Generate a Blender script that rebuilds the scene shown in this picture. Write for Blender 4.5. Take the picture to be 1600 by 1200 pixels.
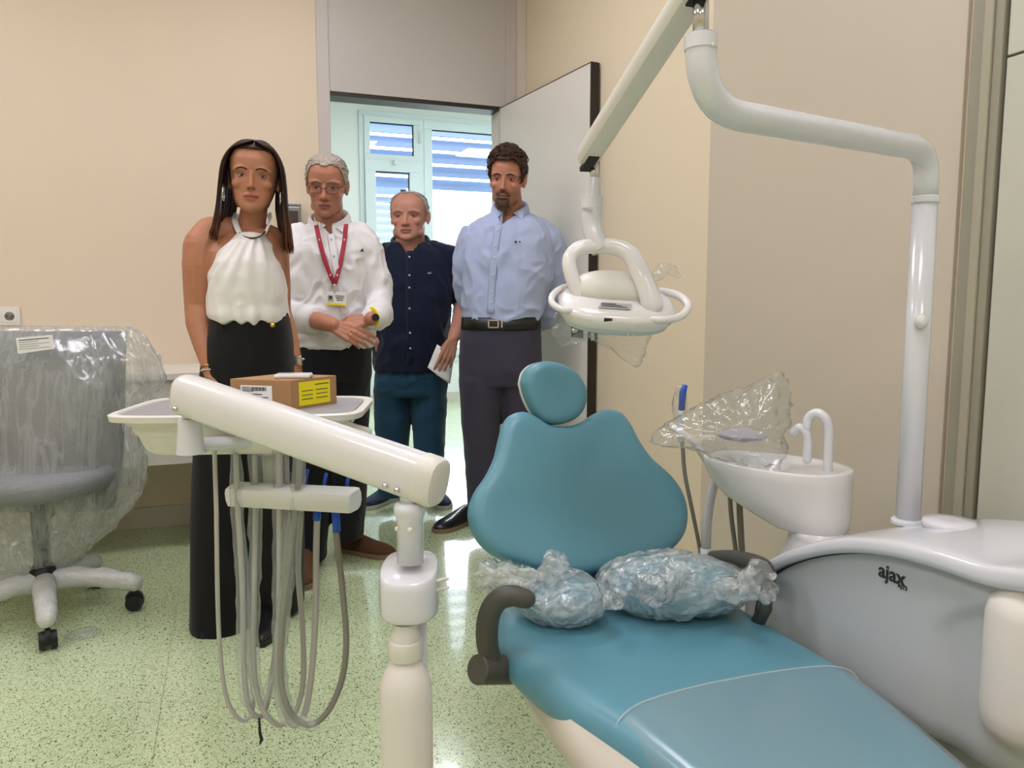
import bpy, bmesh, math, random
import numpy as np
from math import sin, cos, pi, radians, atan2, sqrt
from mathutils import Vector, Matrix

for o in list(bpy.data.objects): bpy.data.objects.remove(o, do_unlink=True)
scene = bpy.context.scene
C = scene.collection
random.seed(7); rng = np.random.default_rng(7)

# ------------------------------------------------------------------ camera
FPX, CAM_H, PITCH, YAW = 1200.0, 1.10, radians(6.2), radians(20.5)
cam = bpy.data.cameras.new('camera'); cam.sensor_width = 36.0; cam.lens = 36.0*FPX/1600.0
cam.clip_start = 0.05; cam.clip_end = 200
camo = bpy.data.objects.new('camera', cam); C.objects.link(camo)
camo.location = (0, 0, CAM_H); camo.rotation_euler = (pi/2-PITCH, 0, -YAW)
scene.camera = camo

# ------------------------------------------------------------------ world + exposure
world = bpy.data.worlds.new('world'); scene.world = world; world.use_nodes = True
bg = world.node_tree.nodes['Background']
bg.inputs['Color'].default_value = (0.92, 0.955, 1.0, 1); bg.inputs['Strength'].default_value = 6.0
scene.view_settings.view_transform = 'Standard'; scene.view_settings.look = 'None'
scene.view_settings.gamma = 1.0; scene.view_settings.use_curve_mapping = False
scene.view_settings.exposure = 0.0
LAMP_STRENGTH = 15.8            # ceiling panels of the treatment room
LAMP_COLOR = (1.0, 0.965, 1.06)

# ------------------------------------------------------------------ pixel / world helpers (1600 x 1200 frame)
FV = np.array([sin(YAW), cos(YAW), 0.0]); RV = np.array([cos(YAW), -sin(YAW), 0.0])
def ray(x, y):
    u = (x-800)/FPX; v = (600-y)/FPX
    fw = cos(PITCH)+v*sin(PITCH); up = -sin(PITCH)+v*cos(PITCH)
    return u/fw, up/fw
def W(x, y, d):
    a, b = ray(x, y); P = FV*d+RV*a*d
    return np.array([P[0], P[1], CAM_H+b*d])
def onX(x, y, X):
    a, b = ray(x, y); return W(x, y, X/(FV[0]+RV[0]*a))
def onY(x, y, Y):
    a, b = ray(x, y); return W(x, y, Y/(FV[1]+RV[1]*a))
def onPlane(x, y, p0, n):
    a, b = ray(x, y); dr = np.array([FV[0]+RV[0]*a, FV[1]+RV[1]*a, b]); o = np.array([0, 0, CAM_H])
    t = np.dot(np.array(p0)-o, n)/np.dot(dr, n); return o+dr*t

# ------------------------------------------------------------------ noise (vectorised value noise)
def _h(i, j, k):
    v = np.sin(i*127.1+j*311.7+k*74.7)*43758.5453
    return v-np.floor(v)
def vnoise(P):
    P = np.asarray(P, float); I = np.floor(P); f = P-I; f = f*f*(3-2*f)
    i, j, k = I[:, 0], I[:, 1], I[:, 2]; r = 0
    for a in (0, 1):
        wa = f[:, 0] if a else 1-f[:, 0]
        for b in (0, 1):
            wb = f[:, 1] if b else 1-f[:, 1]
            for c in (0, 1):
                wc = f[:, 2] if c else 1-f[:, 2]
                r = r+wa*wb*wc*_h(i+a, j+b, k+c)
    return r*2-1
def fold(P, s=(1, 1, 1), seed=0):
    Q = np.asarray(P)*np.array(s)+seed*17.3
    w = np.stack([vnoise(Q*0.7+5), vnoise(Q*0.7+11), vnoise(Q*0.7+23)], 1)
    return 1-2*np.abs(vnoise(Q+w*0.9))

# ------------------------------------------------------------------ materials
def lin(c):
    return tuple((x/12.92 if x <= .04045 else ((x+.055)/1.055)**2.4) for x in (v/255.0 for v in c))
MATS = {}
def mat(name, rgb, rough=.5, metal=0, bump=None, coat=0, vary=None, spec=.5, sheen=0, alpha=None, trans=0, emit=None):
    if name in MATS: return MATS[name]
    m = bpy.data.materials.new(name); m.use_nodes = True; nt = m.node_tree; b = nt.nodes['Principled BSDF']
    col = lin(rgb); b.inputs['Base Color'].default_value = (*col, 1)
    b.inputs['Roughness'].default_value = rough; b.inputs['Metallic'].default_value = metal
    b.inputs['Specular IOR Level'].default_value = spec; b.inputs['Coat Weight'].default_value = coat
    b.inputs['Coat Roughness'].default_value = .08; b.inputs['Sheen Weight'].default_value = sheen
    b.inputs['Transmission Weight'].default_value = trans
    if emit: b.inputs['Emission Color'].default_value = (*emit[0], 1); b.inputs['Emission Strength'].default_value = emit[1]
    tc = nt.nodes.new('ShaderNodeTexCoord')
    if vary:   # (scale, amount)
        n = nt.nodes.new('ShaderNodeTexNoise'); n.inputs['Scale'].default_value = vary[0]; n.inputs['Detail'].default_value = 5
        nt.links.new(tc.outputs['Object'], n.inputs['Vector'])
        mx = nt.nodes.new('ShaderNodeMix'); mx.data_type = 'RGBA'
        a = vary[1]; mx.inputs[6].default_value = (*[c*(1-a) for c in col], 1); mx.inputs[7].default_value = (*[min(1, c*(1+a)) for c in col], 1)
        nt.links.new(n.outputs['Fac'], mx.inputs[0]); nt.links.new(mx.outputs[2], b.inputs['Base Color'])
    if bump:   # (scale, strength, [stretch])
        n = nt.nodes.new('ShaderNodeTexNoise'); n.inputs['Scale'].default_value = bump[0]; n.inputs['Detail'].default_value = 4
        if len(bump) > 2:
            mp = nt.nodes.new('ShaderNodeMapping'); mp.inputs['Scale'].default_value = bump[2]
            nt.links.new(tc.outputs['Object'], mp.inputs['Vector']); nt.links.new(mp.outputs[0], n.inputs['Vector'])
        else: nt.links.new(tc.outputs['Object'], n.inputs['Vector'])
        bp = nt.nodes.new('ShaderNodeBump'); bp.inputs['Strength'].default_value = bump[1]; bp.inputs['Distance'].default_value = .004
        nt.links.new(n.outputs['Fac'], bp.inputs['Height']); nt.links.new(bp.outputs[0], b.inputs['Normal'])
    MATS[name] = m; return m

def film(name, milky=.08, gloss=.25, rough=.12, tint=(.97, .98, .98), bump=(60, .4), streak=None):
    """thin plastic film: clear sheet with a Fresnel sheen and a little haze"""
    m = bpy.data.materials.new(name); m.use_nodes = True; nt = m.node_tree
    for n in list(nt.nodes): nt.nodes.remove(n)
    N = nt.nodes.new; L = nt.links.new
    out = N('ShaderNodeOutputMaterial'); tr = N('ShaderNodeBsdfTransparent'); tr.inputs[0].default_value = (*tint, 1)
    gl = N('ShaderNodeBsdfGlossy'); gl.inputs['Roughness'].default_value = rough
    df = N('ShaderNodeBsdfDiffuse'); df.inputs[0].default_value = (.86, .88, .88, 1)
    tl = N('ShaderNodeBsdfTranslucent'); tl.inputs[0].default_value = (.86, .88, .88, 1)
    tc = N('ShaderNodeTexCoord'); no = N('ShaderNodeTexNoise'); no.inputs['Scale'].default_value = bump[0]; no.inputs['Detail'].default_value = 3
    L(tc.outputs['Object'], no.inputs['Vector'])
    bp = N('ShaderNodeBump'); bp.inputs['Strength'].default_value = bump[1]; bp.inputs['Distance'].default_value = .01
    L(no.outputs['Fac'], bp.inputs['Height'])
    for s in (gl, df, tl): L(bp.outputs[0], s.inputs['Normal'])
    fr = N('ShaderNodeLayerWeight'); fr.inputs[0].default_value = .5; L(bp.outputs[0], fr.inputs['Normal'])
    pw_ = N('ShaderNodeMath'); pw_.operation = 'POWER'; pw_.inputs[1].default_value = 3.0; L(fr.outputs['Facing'], pw_.inputs[0])
    ml = N('ShaderNodeMath'); ml.operation = 'MULTIPLY_ADD'; ml.inputs[1].default_value = gloss; ml.inputs[2].default_value = .03+gloss*.06; ml.use_clamp = True
    L(pw_.outputs[0], ml.inputs[0])
    haze = N('ShaderNodeMixShader'); haze.inputs[0].default_value = .5; L(df.outputs[0], haze.inputs[1]); L(tl.outputs[0], haze.inputs[2])
    a = N('ShaderNodeMixShader'); a.inputs[0].default_value = milky; L(tr.outputs[0], a.inputs[1]); L(haze.outputs[0], a.inputs[2])
    if streak:   # creased film is whiter along its folds: (scale vector, haze at a fold)
        mp = N('ShaderNodeMapping'); mp.inputs['Scale'].default_value = streak[0]; mp.inputs['Rotation'].default_value = (.3, .5, .6)
        n2 = N('ShaderNodeTexNoise'); n2.inputs['Scale'].default_value = 1; n2.inputs['Detail'].default_value = 4; n2.inputs['Distortion'].default_value = .8
        L(tc.outputs['Object'], mp.inputs['Vector']); L(mp.outputs[0], n2.inputs['Vector'])
        rp = N('ShaderNodeValToRGB'); e = rp.color_ramp.elements; e[0].position = .40; e[0].color = (milky,)*3+(1,); e[1].position = .5; e[1].color = (streak[1],)*3+(1,); q = e.new(.60); q.color = (milky,)*3+(1,)
        L(n2.outputs['Fac'], rp.inputs[0]); L(rp.outputs[0], a.inputs[0])
    b = N('ShaderNodeMixShader'); L(ml.outputs[0], b.inputs[0]); L(a.outputs[0], b.inputs[1]); L(gl.outputs[0], b.inputs[2])
    L(b.outputs[0], out.inputs['Surface']); MATS[name] = m; return m

def floor_mat():
    m = bpy.data.materials.new('green_flecked_vinyl'); m.use_nodes = True; nt = m.node_tree; b = nt.nodes['Principled BSDF']
    N = nt.nodes.new; L = nt.links.new
    geo = N('ShaderNodeNewGeometry')
    def chips(scale, thr, rot):
        mp = N('ShaderNodeMapping'); mp.inputs['Scale'].default_value = (scale*1.9, scale, 1); mp.inputs['Rotation'].default_value = (0, 0, rot)
        dn = N('ShaderNodeTexNoise'); dn.inputs['Scale'].default_value = 60
        L(geo.outputs['Position'], dn.inputs['Vector'])
        ad = N('ShaderNodeVectorMath'); ad.operation = 'MULTIPLY_ADD'; ad.inputs[1].default_value = (.02, .02, 0)
        L(dn.outputs['Color'], ad.inputs[0]); L(geo.outputs['Position'], ad.inputs[2]); L(ad.outputs[0], mp.inputs['Vector'])
        v = N('ShaderNodeTexVoronoi'); v.inputs['Scale'].default_value = 1; L(mp.outputs[0], v.inputs['Vector'])
        sx = N('ShaderNodeSeparateColor'); L(v.outputs['Color'], sx.inputs[0])
        t = N('ShaderNodeMath'); t.operation = 'MULTIPLY'; t.inputs[1].default_value = thr; L(sx.outputs[0], t.inputs[0])
        lt = N('ShaderNodeMath'); lt.operation = 'LESS_THAN'; L(v.outputs['Distance'], lt.inputs[0]); L(t.outputs[0], lt.inputs[1])
        return lt.outputs[0], sx.outputs[1]
    base = N('ShaderNodeTexNoise'); base.inputs['Scale'].default_value = 90; L(geo.outputs['Position'], base.inputs['Vector'])
    r0 = N('ShaderNodeValToRGB'); r0.color_ramp.elements[0].color = (*lin((194, 212, 166)), 1); r0.color_ramp.elements[1].color = (*lin((216, 230, 190)), 1)
    r0.color_ramp.elements[0].position = .35; r0.color_ramp.elements[1].position = .65; L(base.outputs['Fac'], r0.inputs[0])
    c = r0.outputs[0]
    for sc, thr, rot, rgb in ((150, .40, .3, (168, 186, 140)), (120, .40, 1.1, (96, 112, 74)), (125, .30, 2.2, (40, 48, 36))):
        f, _ = chips(sc, thr, rot)
        mx = N('ShaderNodeMix'); mx.data_type = 'RGBA'; mx.inputs[7].default_value = (*lin(rgb), 1); L(f, mx.inputs[0]); L(c, mx.inputs[6]); c = mx.outputs[2]
    L(c, b.inputs['Base Color']); b.inputs['Roughness'].default_value = .2; b.inputs['Specular IOR Level'].default_value = .55
    b.inputs['Coat Weight'].default_value = .8; b.inputs['Coat Roughness'].default_value = .05
    nb = N('ShaderNodeTexNoise'); nb.inputs['Scale'].default_value = 9; L(geo.outputs['Position'], nb.inputs['Vector'])
    bp = N('ShaderNodeBump'); bp.inputs['Strength'].default_value = .05; bp.inputs['Distance'].default_value = .004; L(nb.outputs['Fac'], bp.inputs['Height']); L(bp.outputs[0], b.inputs['Normal'])
    return m

def attr_mat(name, rough=.48, sss=.0):
    m = bpy.data.materials.new(name); m.use_nodes = True; nt = m.node_tree; b = nt.nodes['Principled BSDF']
    a = nt.nodes.new('ShaderNodeAttribute'); a.attribute_name = 'Col'
    n = nt.nodes.new('ShaderNodeTexNoise'); n.inputs['Scale'].default_value = 45; n.inputs['Detail'].default_value = 4
    tc = nt.nodes.new('ShaderNodeTexCoord'); nt.links.new(tc.outputs['Object'], n.inputs['Vector'])
    r = nt.nodes.new('ShaderNodeMapRange'); r.inputs[3].default_value = .88; r.inputs[4].default_value = 1.12; nt.links.new(n.outputs['Fac'], r.inputs[0])
    mx = nt.nodes.new('ShaderNodeVectorMath'); mx.operation = 'SCALE'; nt.links.new(a.outputs['Color'], mx.inputs[0]); nt.links.new(r.outputs[0], mx.inputs['Scale'])
    nt.links.new(mx.outputs[0], b.inputs['Base Color']); b.inputs['Roughness'].default_value = rough
    b.inputs['Specular IOR Level'].default_value = .4
    bp = nt.nodes.new('ShaderNodeBump'); bp.inputs['Strength'].default_value = .12; bp.inputs['Distance'].default_value = .002
    n2 = nt.nodes.new('ShaderNodeTexNoise'); n2.inputs['Scale'].default_value = 400; nt.links.new(tc.outputs['Object'], n2.inputs['Vector'])
    nt.links.new(n2.outputs['Fac'], bp.inputs['Height']); nt.links.new(bp.outputs[0], b.inputs['Normal'])
    return m

# ------------------------------------------------------------------ mesh builder
class MB:
    def __init__(s): s.v = []; s.f = []; s.mi = []; s.cm = 0
    def add(s, vs, fs):
        o = len(s.v); s.v += [tuple(map(float, p)) for p in vs]
        for f in fs: s.f.append(tuple(i+o for i in f)); s.mi.append(s.cm)
        return s
    def box(s, a, b):
        (x0, y0, z0), (x1, y1, z1) = a, b
        return s.add([(x0, y0, z0), (x1, y0, z0), (x1, y1, z0), (x0, y1, z0), (x0, y0, z1), (x1, y0, z1), (x1, y1, z1), (x0, y1, z1)],
                     [(0, 3, 2, 1), (4, 5, 6, 7), (0, 1, 5, 4), (1, 2, 6, 5), (2, 3, 7, 6), (3, 0, 4, 7)])
    def obox(s, c, hx, hy, hz, M=None):
        c = np.array(c); M = np.eye(3) if M is None else np.array(M)
        vs = [c+M@np.array([x*hx, y*hy, z*hz]) for z in (-1, 1) for x, y in ((-1, -1), (1, -1), (1, 1), (-1, 1))]
        return s.add(vs, [(0, 3, 2, 1), (4, 5, 6, 7), (0, 1, 5, 4), (1, 2, 6, 5), (2, 3, 7, 6), (3, 0, 4, 7)])
    def rings(s, R, caps=True, closed=False):
        n = len(R[0]); vs = [p for r in R for p in r]; fs = []
        m = len(R)
        for i in range(m if closed else m-1):
            a, b = i*n, ((i+1) % m)*n
            for j in range(n):
                k = (j+1) % n; fs.append((a+j, a+k, b+k, b+j))
        if caps and not closed:
            fs.append(tuple(range(n-1, -1, -1))); fs.append(tuple((m-1)*n+j for j in range(n)))
        return s.add(vs, fs)
    def tube(s, path, r, n=12, caps=True, flat=1.0, up=None, dome=False):
        P = [np.array(p, float) for p in path]; m = len(P); r = [r]*m if np.isscalar(r) else list(r)
        if dome:   # rounded ends
            d0 = P[0]-P[1]; d0 /= np.linalg.norm(d0); d1 = P[-1]-P[-2]; d1 /= np.linalg.norm(d1)
            A = [P[0]+d0*r[0]*k for k in (.98, .8, .45)]; B = [P[-1]+d1*r[-1]*k for k in (.45, .8, .98)]
            ra = [r[0]*k for k in (.2, .6, .89)]; rb = [r[-1]*k for k in (.89, .6, .2)]
            P = A+P+B; r = ra+r+rb; m = len(P)
        T = []
        for i in range(m):
            t = P[min(i+1, m-1)]-P[max(i-1, 0)]; T.append(t/(np.linalg.norm(t)+1e-12))
        u = np.array(up if up is not None else (0.12, .2, 1.0), float)
        if abs(np.dot(u, T[0])/np.linalg.norm(u)) > .95: u = np.array((1., .1, 0))
        R = []
        for i in range(m):
            u = u-T[i]*np.dot(u, T[i]); u /= np.linalg.norm(u); w = np.cross(T[i], u)
            R.append([P[i]+r[i]*(cos(a)*w+sin(a)*flat*u) for a in (2*pi*j/n for j in range(n))])
        return s.rings(R, caps)
    def caps(s, p0, p1, r0, r1, n=14): return s.tube([p0, p1], [r0, r1], n, True, dome=True)
    def chain(s, pts, n=14):
        for (p0, r0), (p1, r1) in zip(pts[:-1], pts[1:]): s.caps(p0, p1, r0, r1, n)
        return s
    def ell(s, c, r, M=None, nu=20, nv=14):
        c = np.array(c, float); M = np.eye(3) if M is None else np.array(M); r = np.array([r]*3 if np.isscalar(r) else r)
        R = []
        for i in range(nv):
            th = pi*(i+.5)/nv
            R.append([c+M@(r*np.array([sin(th)*cos(2*pi*j/nu), sin(th)*sin(2*pi*j/nu), -cos(th)])) for j in range(nu)])
        return s.rings(R)
    def lathe(s, c, prof, n=28, M=None):
        c = np.array(c, float); M = np.eye(3) if M is None else np.array(M)
        return s.rings([[c+M@np.array([r*cos(2*pi*j/n), r*sin(2*pi*j/n), z]) for j in range(n)] for r, z in prof])
    def loft(s, secs, n=28, e=2.2, caps=True):
        """secs: (cx, cy, cz, rx, ry) horizontal superellipse rings"""
        R = []
        for q in secs:
            cx, cy, cz, rx, ry = q[:5]; ee = q[5] if len(q) > 5 else e; R.append([])
            for j in range(n):
                a = 2*pi*j/n; c_, s_ = cos(a), sin(a)
                R[-1].append((cx+rx*math.copysign(abs(c_)**(2/ee), c_), cy+ry*math.copysign(abs(s_)**(2/ee), s_), cz))
        return s.rings(R, caps)
    def mesh(s, name='m'):
        me = bpy.data.meshes.new(name); me.from_pydata(s.v, [], s.f); me.validate()
        if len(me.polygons) == len(s.mi): me.polygons.foreach_set('material_index', s.mi)
        return me

def norm_fix(me):
    bm = bmesh.new(); bm.from_mesh(me); bmesh.ops.recalc_face_normals(bm, faces=bm.faces[:]); bm.to_mesh(me); bm.free()
def obj(name, mb, m, parent=None, smooth=True, bevel=0, sub=0, solid=0, auto=None, loc=None):
    me = mb.mesh(name) if isinstance(mb, MB) else mb
    if isinstance(mb, MB): norm_fix(me)
    for q in (m if isinstance(m, (list, tuple)) else [m]): me.materials.append(q)
    o = bpy.data.objects.new(name, me); C.objects.link(o)
    if parent is not None: o.parent = parent
    if smooth:
        me.polygons.foreach_set('use_smooth', [True]*len(me.polygons))
        if auto is not None:
            bm = bmesh.new(); bm.from_mesh(me)
            for e in bm.edges:
                if len(e.link_faces) == 2 and e.calc_face_angle(0) > radians(auto): e.smooth = False
            bm.to_mesh(me); bm.free()
    if solid: q = o.modifiers.new('solid', 'SOLIDIFY'); q.thickness = solid; q.offset = 0
    if bevel: q = o.modifiers.new('bevel', 'BEVEL'); q.width = bevel; q.segments = 3; q.limit_method = 'ANGLE'; q.angle_limit = radians(35)
    if bevel and smooth: q.harden_normals = False
    if sub: q = o.modifiers.new('sub', 'SUBSURF'); q.levels = sub; q.render_levels = sub
    return o
def thing(name, label, cat, loc=(0, 0, 0), rotz=0, group=None):
    o = bpy.data.objects.new(name, None); C.objects.link(o); o.location = [float(x) for x in loc]; o.rotation_euler = (0, 0, rotz); o.empty_display_size = .1
    return tag(o, label, cat, group)
def tag(o, label, cat, group=None):
    o['label'] = label; o['category'] = cat
    if group: o['group'] = group
    return o
def struct(name, mb, m, **k):
    o = obj(name, mb, m, smooth=k.pop('smooth', False), **k); o['kind'] = 'structure'; return o
def shift(mb, loc):   # world coordinates -> coordinates of a thing that stands at loc without rotation
    l = np.array(loc, float); mb.v = [tuple(np.array(p)-l) for p in mb.v]; return mb
def remesh(mb, voxel, it=3, fac=.5, post=None):
    me = mb.mesh('tmp'); norm_fix(me); o = bpy.data.objects.new('tmp', me); C.objects.link(o)
    q = o.modifiers.new('r', 'REMESH'); q.mode = 'VOXEL'; q.voxel_size = voxel; q.adaptivity = 0
    if it: q = o.modifiers.new('s', 'SMOOTH'); q.iterations = it; q.factor = fac
    dg = bpy.context.evaluated_depsgraph_get(); me2 = bpy.data.meshes.new_from_object(o.evaluated_get(dg))
    bpy.data.objects.remove(o); bpy.data.meshes.remove(me)
    n = len(me2.vertices); co = np.empty(n*3); me2.vertices.foreach_get('co', co); co = co.reshape(-1, 3)
    nr = np.empty(n*3); me2.vertices.foreach_get('normal', nr); nr = nr.reshape(-1, 3)
    if post:
        co2, col = post(co, nr)
        me2.vertices.foreach_set('co', np.ascontiguousarray(co2).ravel())
        if col is not None:
            a = me2.color_attributes.new('Col', 'FLOAT_COLOR', 'POINT'); a.data.foreach_set('color', np.concatenate([col, np.ones((n, 1))], 1).ravel())
        me2.update()
    return me2
def catmull(P, k=6):
    P = [np.array(p, float) for p in P]; Q = [2*P[0]-P[1]]+P+[2*P[-1]-P[-2]]; out = []
    for i in range(1, len(Q)-2):
        for t in (j/k for j in range(k)):
            a, b, c, d = Q[i-1], Q[i], Q[i+1], Q[i+2]
            out.append(.5*((2*b)+(-a+c)*t+(2*a-5*b+4*c-d)*t*t+(-a+3*b-3*c+d)*t**3))
    out.append(P[-1]); return out
def text_mesh(s, size, extr=.0004, bold=False):
    cu = bpy.data.curves.new('t', 'FONT'); cu.body = s; cu.size = size; cu.extrude = extr; cu.align_x = 'LEFT'
    if bold: cu.offset = size*.018
    o = bpy.data.objects.new('t', cu); C.objects.link(o); dg = bpy.context.evaluated_depsgraph_get()
    me = bpy.data.meshes.new_from_object(o.evaluated_get(dg)); bpy.data.objects.remove(o); return me
# ------------------------------------------------------------------ shared materials
m_floor = floor_mat()
m_wall = mat('beige_wall_vinyl', (222, 206, 182), .55, bump=(160, .06), vary=(1.2, .02))
m_wallr = mat('cream_wall_vinyl', (228, 213, 186), .5, bump=(160, .06), vary=(1.2, .02))
m_panel = mat('taupe_wall_panel', (200, 190, 172), .5, bump=(160, .06))
m_olive = mat('olive_grey_frame', (150, 146, 128), .45)
m_olive2 = mat('light_olive_frame', (168, 162, 142), .45)
m_cab = mat('pale_cabinet_laminate', (196, 196, 180), .4)
m_frame = mat('grey_door_frame', (196, 188, 184), .45)
m_frame2 = mat('light_door_frame', (212, 205, 196), .45)
m_trans = mat('transom_laminate', (192, 187, 182), .4)
m_leaf = mat('white_door_laminate', (220, 216, 208), .3, coat=.2)
m_dark = mat('dark_door_edge', (38, 30, 24), .5)
m_black = mat('black_rubber', (14, 14, 15), .55)
m_base = mat('grey_skirting', (205, 200, 186), .5)
m_ceil = mat('white_ceiling', (235, 233, 228), .8)
m_cwall = mat('corridor_white_paint', (232, 234, 234), .6)
m_alu = mat('white_window_aluminium', (214, 224, 228), .4)
m_gasket = mat('window_gasket', (24, 28, 34), .6)
m_slat = mat('blue_grey_louvre', (128, 148, 184), .45)
m_slatw = mat('white_louvre', (176, 186, 192), .5)
m_glass = film('clear_window_glass', 0.0, .02, .0, (.95, .98, 1.0), (1, 0))
m_white = mat('glossy_white_plastic', (226, 224, 222), .22, coat=.5)
m_whiteb = mat('cool_white_plastic', (220, 221, 226), .2, coat=.5)
m_offw = mat('satin_white_plastic', (222, 219, 210), .38)
m_cream = mat('cream_shell_plastic', (206, 198, 182), .42)
m_greyp = mat('grey_console_panel', (190, 194, 196), .32, coat=.2)
m_bottle = mat('milky_bottle_plastic', (226, 220, 212), .42)
m_chrome = mat('chrome', (210, 210, 212), .12, metal=1)
m_teal = mat('teal_upholstery', (94, 148, 164), .36, bump=(220, .05), vary=(3, .04))
m_tealc = mat('teal_cushion', (96, 156, 172), .45, bump=(150, .08))
m_armr = mat('olive_grey_armrest', (78, 76, 68), .5, bump=(300, .1))
m_grey = mat('grey_tray_mat', (150, 148, 150), .55)
m_hose = mat('grey_silicone_hose', (178, 176, 168), .4)
m_hosed = mat('dark_grey_hose', (128, 126, 114), .5)
m_blue = mat('blue_tape', (22, 84, 196), .4)
m_kraft = mat('kraft_cardboard', (168, 128, 88), .8, bump=(90, .1), vary=(8, .05))
m_paper = mat('white_paper', (236, 236, 236), .7)
m_yellow = mat('yellow_label', (236, 222, 20), .6)
m_ink = mat('dark_print', (46, 46, 50), .6)
m_lbl = mat('grey_rating_label', (176, 176, 176), .5)
m_film = film('clear_plastic_film', .05, .5, .1)
m_filmm = film('milky_plastic_bag', .3, .8, .15, bump=(34, .8), streak=((12, 42, 22), .68))
m_shroud = film('stool_cover_film', .26, .4, .16, bump=(12, .3), streak=((24, 24, 2.5), .42))
m_hosefilm = film('hose_sleeve_film', .16, .5, .12, bump=(70, .6))
m_cover = film('legrest_cover_film', .2, .25, .2, bump=(6, .05))

# ------------------------------------------------------------------ room shell
XR, YB, YF, HC = 1.588, 4.03, 8.12, 2.95
XL, Y0 = -2.7, -2.4
fl = struct('floor', MB().box((XL-.1, Y0-.1, -.06), (6.0, YF+.1, -.0035)), m_floor)
def sheet(x0, x1, y0, y1):
    g = .0016; obj('floor_sheet', MB().box((x0+g, y0+g, -.0035), (x1-g, y1-g, 0)), m_floor, fl, smooth=False)
for x0, x1 in ((XL-.1, -2.2), (-2.2, -.2), (-.2, XR+.1)): sheet(x0, x1, Y0-.1, YB+.05)
for x0, x1 in ((XL-.1, -.6), (-.6, 1.16), (1.16, 3.0), (3.0, 4.9), (4.9, 6.0)): sheet(x0, x1, YB+.05, YF+.1)
struct('ceiling', MB().box((XL-.1, Y0-.1, HC), (XR+.1, YB+.12, HC+.1)), m_ceil)
FX0, FX1, FX2, FX3 = .476, .536, 1.433, 1.47
struct('wall_back', MB().box((XL, YB, 0), (FX0, YB+.12, HC)), m_wall)
struct('wall_left', MB().box((XL-.1, Y0, 0), (XL, YB+.12, HC)), m_wall)
struct('wall_front', MB().box((XL, Y0-.1, 0), (XR+.1, Y0, HC)), m_wall)
struct('wall_right', MB().box((XR, Y0, 0), (XR+.1, YB+.12, HC)), m_wallr)
struct('baseboard_back', MB().box((XL, YB-.014, 0), (FX0, YB, .105)), m_base, bevel=.003)
struct('trim_1', MB().box((FX0, YB-.012, 0), (FX1, YB+.13, HC)), m_frame, bevel=.003)
struct('trim_2', MB().box((FX3, YB-.012, 0), (1.528, YB+.13, HC)), m_frame, bevel=.003)
struct('trim_3', MB().box((1.528, YB-.008, 0), (XR, YB+.13, HC)), m_frame2, bevel=.003)
struct('trim_4', MB().box((FX2, YB+.01, 0), (FX3, YB+.13, 2.138)), m_frame2, bevel=.002)
struct('trim_5', MB().box((FX1, YB-.006, 2.138), (FX3, YB+.13, HC)), m_trans, bevel=.002)
struct('trim_6', MB().box((FX1, YB+.0, 2.118), (FX2, YB+.12, 2.138)), m_dark)
# right wall: proud taupe panel, cream strip, olive frame, tall cabinet fronts
def yR(px, X=XR): return onX(px, 400, X)[1]
struct('trim_7', MB().box((XR-.012, yR(1496), 0), (XR, yR(1109), HC)), m_panel, bevel=.002)
struct('trim_8', MB().box((XR-.03, yR(1534), 0), (XR, yR(1512), HC)), m_olive, bevel=.003)
struct('trim_9', MB().box((XR-.04, yR(1548), 0), (XR, yR(1534), HC)), m_olive2, bevel=.003)
struct('trim_10', MB().box((XR-.034, yR(1562), 0), (XR, yR(1548), HC)), m_olive, bevel=.003)
struct('wall_panel_backing', MB().box((XR-.006, Y0, 0), (XR, yR(1562), HC)), m_dark)
cabp = struct('wall_panel', MB().box((XR-.02, Y0, 0), (XR-.006, yR(1562)-.006, .1)), m_cab)
for z0, z1 in ((.104, 1.606), (1.611, HC)):
    for a, b in ((.55, yR(1562)-.008), (-.1, .545), (-.75, -.105), (-1.4, -.755), (Y0, -1.405)):
        obj('panel', MB().box((XR-.028, a, z0), (XR-.006, b, z1)), m_cab, cabp, smooth=False, bevel=.002)
# hinged door leaf standing open
da = radians(6.4); hx, hy = FX2+.004, YB-.005
dM = np.array([[cos(da), sin(da), 0], [-sin(da), cos(da), 0], [0, 0, 1]])      # leaf local: x thickness, -y along the leaf
def dl(p): return np.array([hx, hy, 0])+np.array([p[0]*cos(da)+p[1]*sin(da), p[0]*sin(da)-p[1]*cos(da), p[2]])
def dbox(a, b):
    mb = MB(); vs = [dl((x, y, z)) for z in (a[2], b[2]) for x, y in ((a[0], a[1]), (b[0], a[1]), (b[0], b[1]), (a[0], b[1]))]
    return mb.add(vs, [(0, 3, 2, 1), (4, 5, 6, 7), (0, 1, 5, 4), (1, 2, 6, 5), (2, 3, 7, 6), (3, 0, 4, 7)])
door = struct('door_1', dbox((0, 0, .008), (.04, .895, 2.128)), m_leaf)
obj('edge_strip', dbox((.0006, .895, .008), (.042, .903, 2.131)), m_dark, door, smooth=False)
obj('top_strip', dbox((0, 0, 2.128), (.042, .903, 2.133)), m_dark, door, smooth=False)
lp = obj('lock_plate', dbox((-.004, .76, .93), (0, .86, 1.06)), m_dark, door, smooth=False)
obj('knob', MB().caps(dl((-.004, .83, .965)), dl((-.035, .83, .965)), .011, .011), m_chrome, lp)
sp = obj('strike_plate', dbox((.012, .903, .92), (.03, .9045, 1.10)), m_chrome, door, smooth=False)

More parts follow.
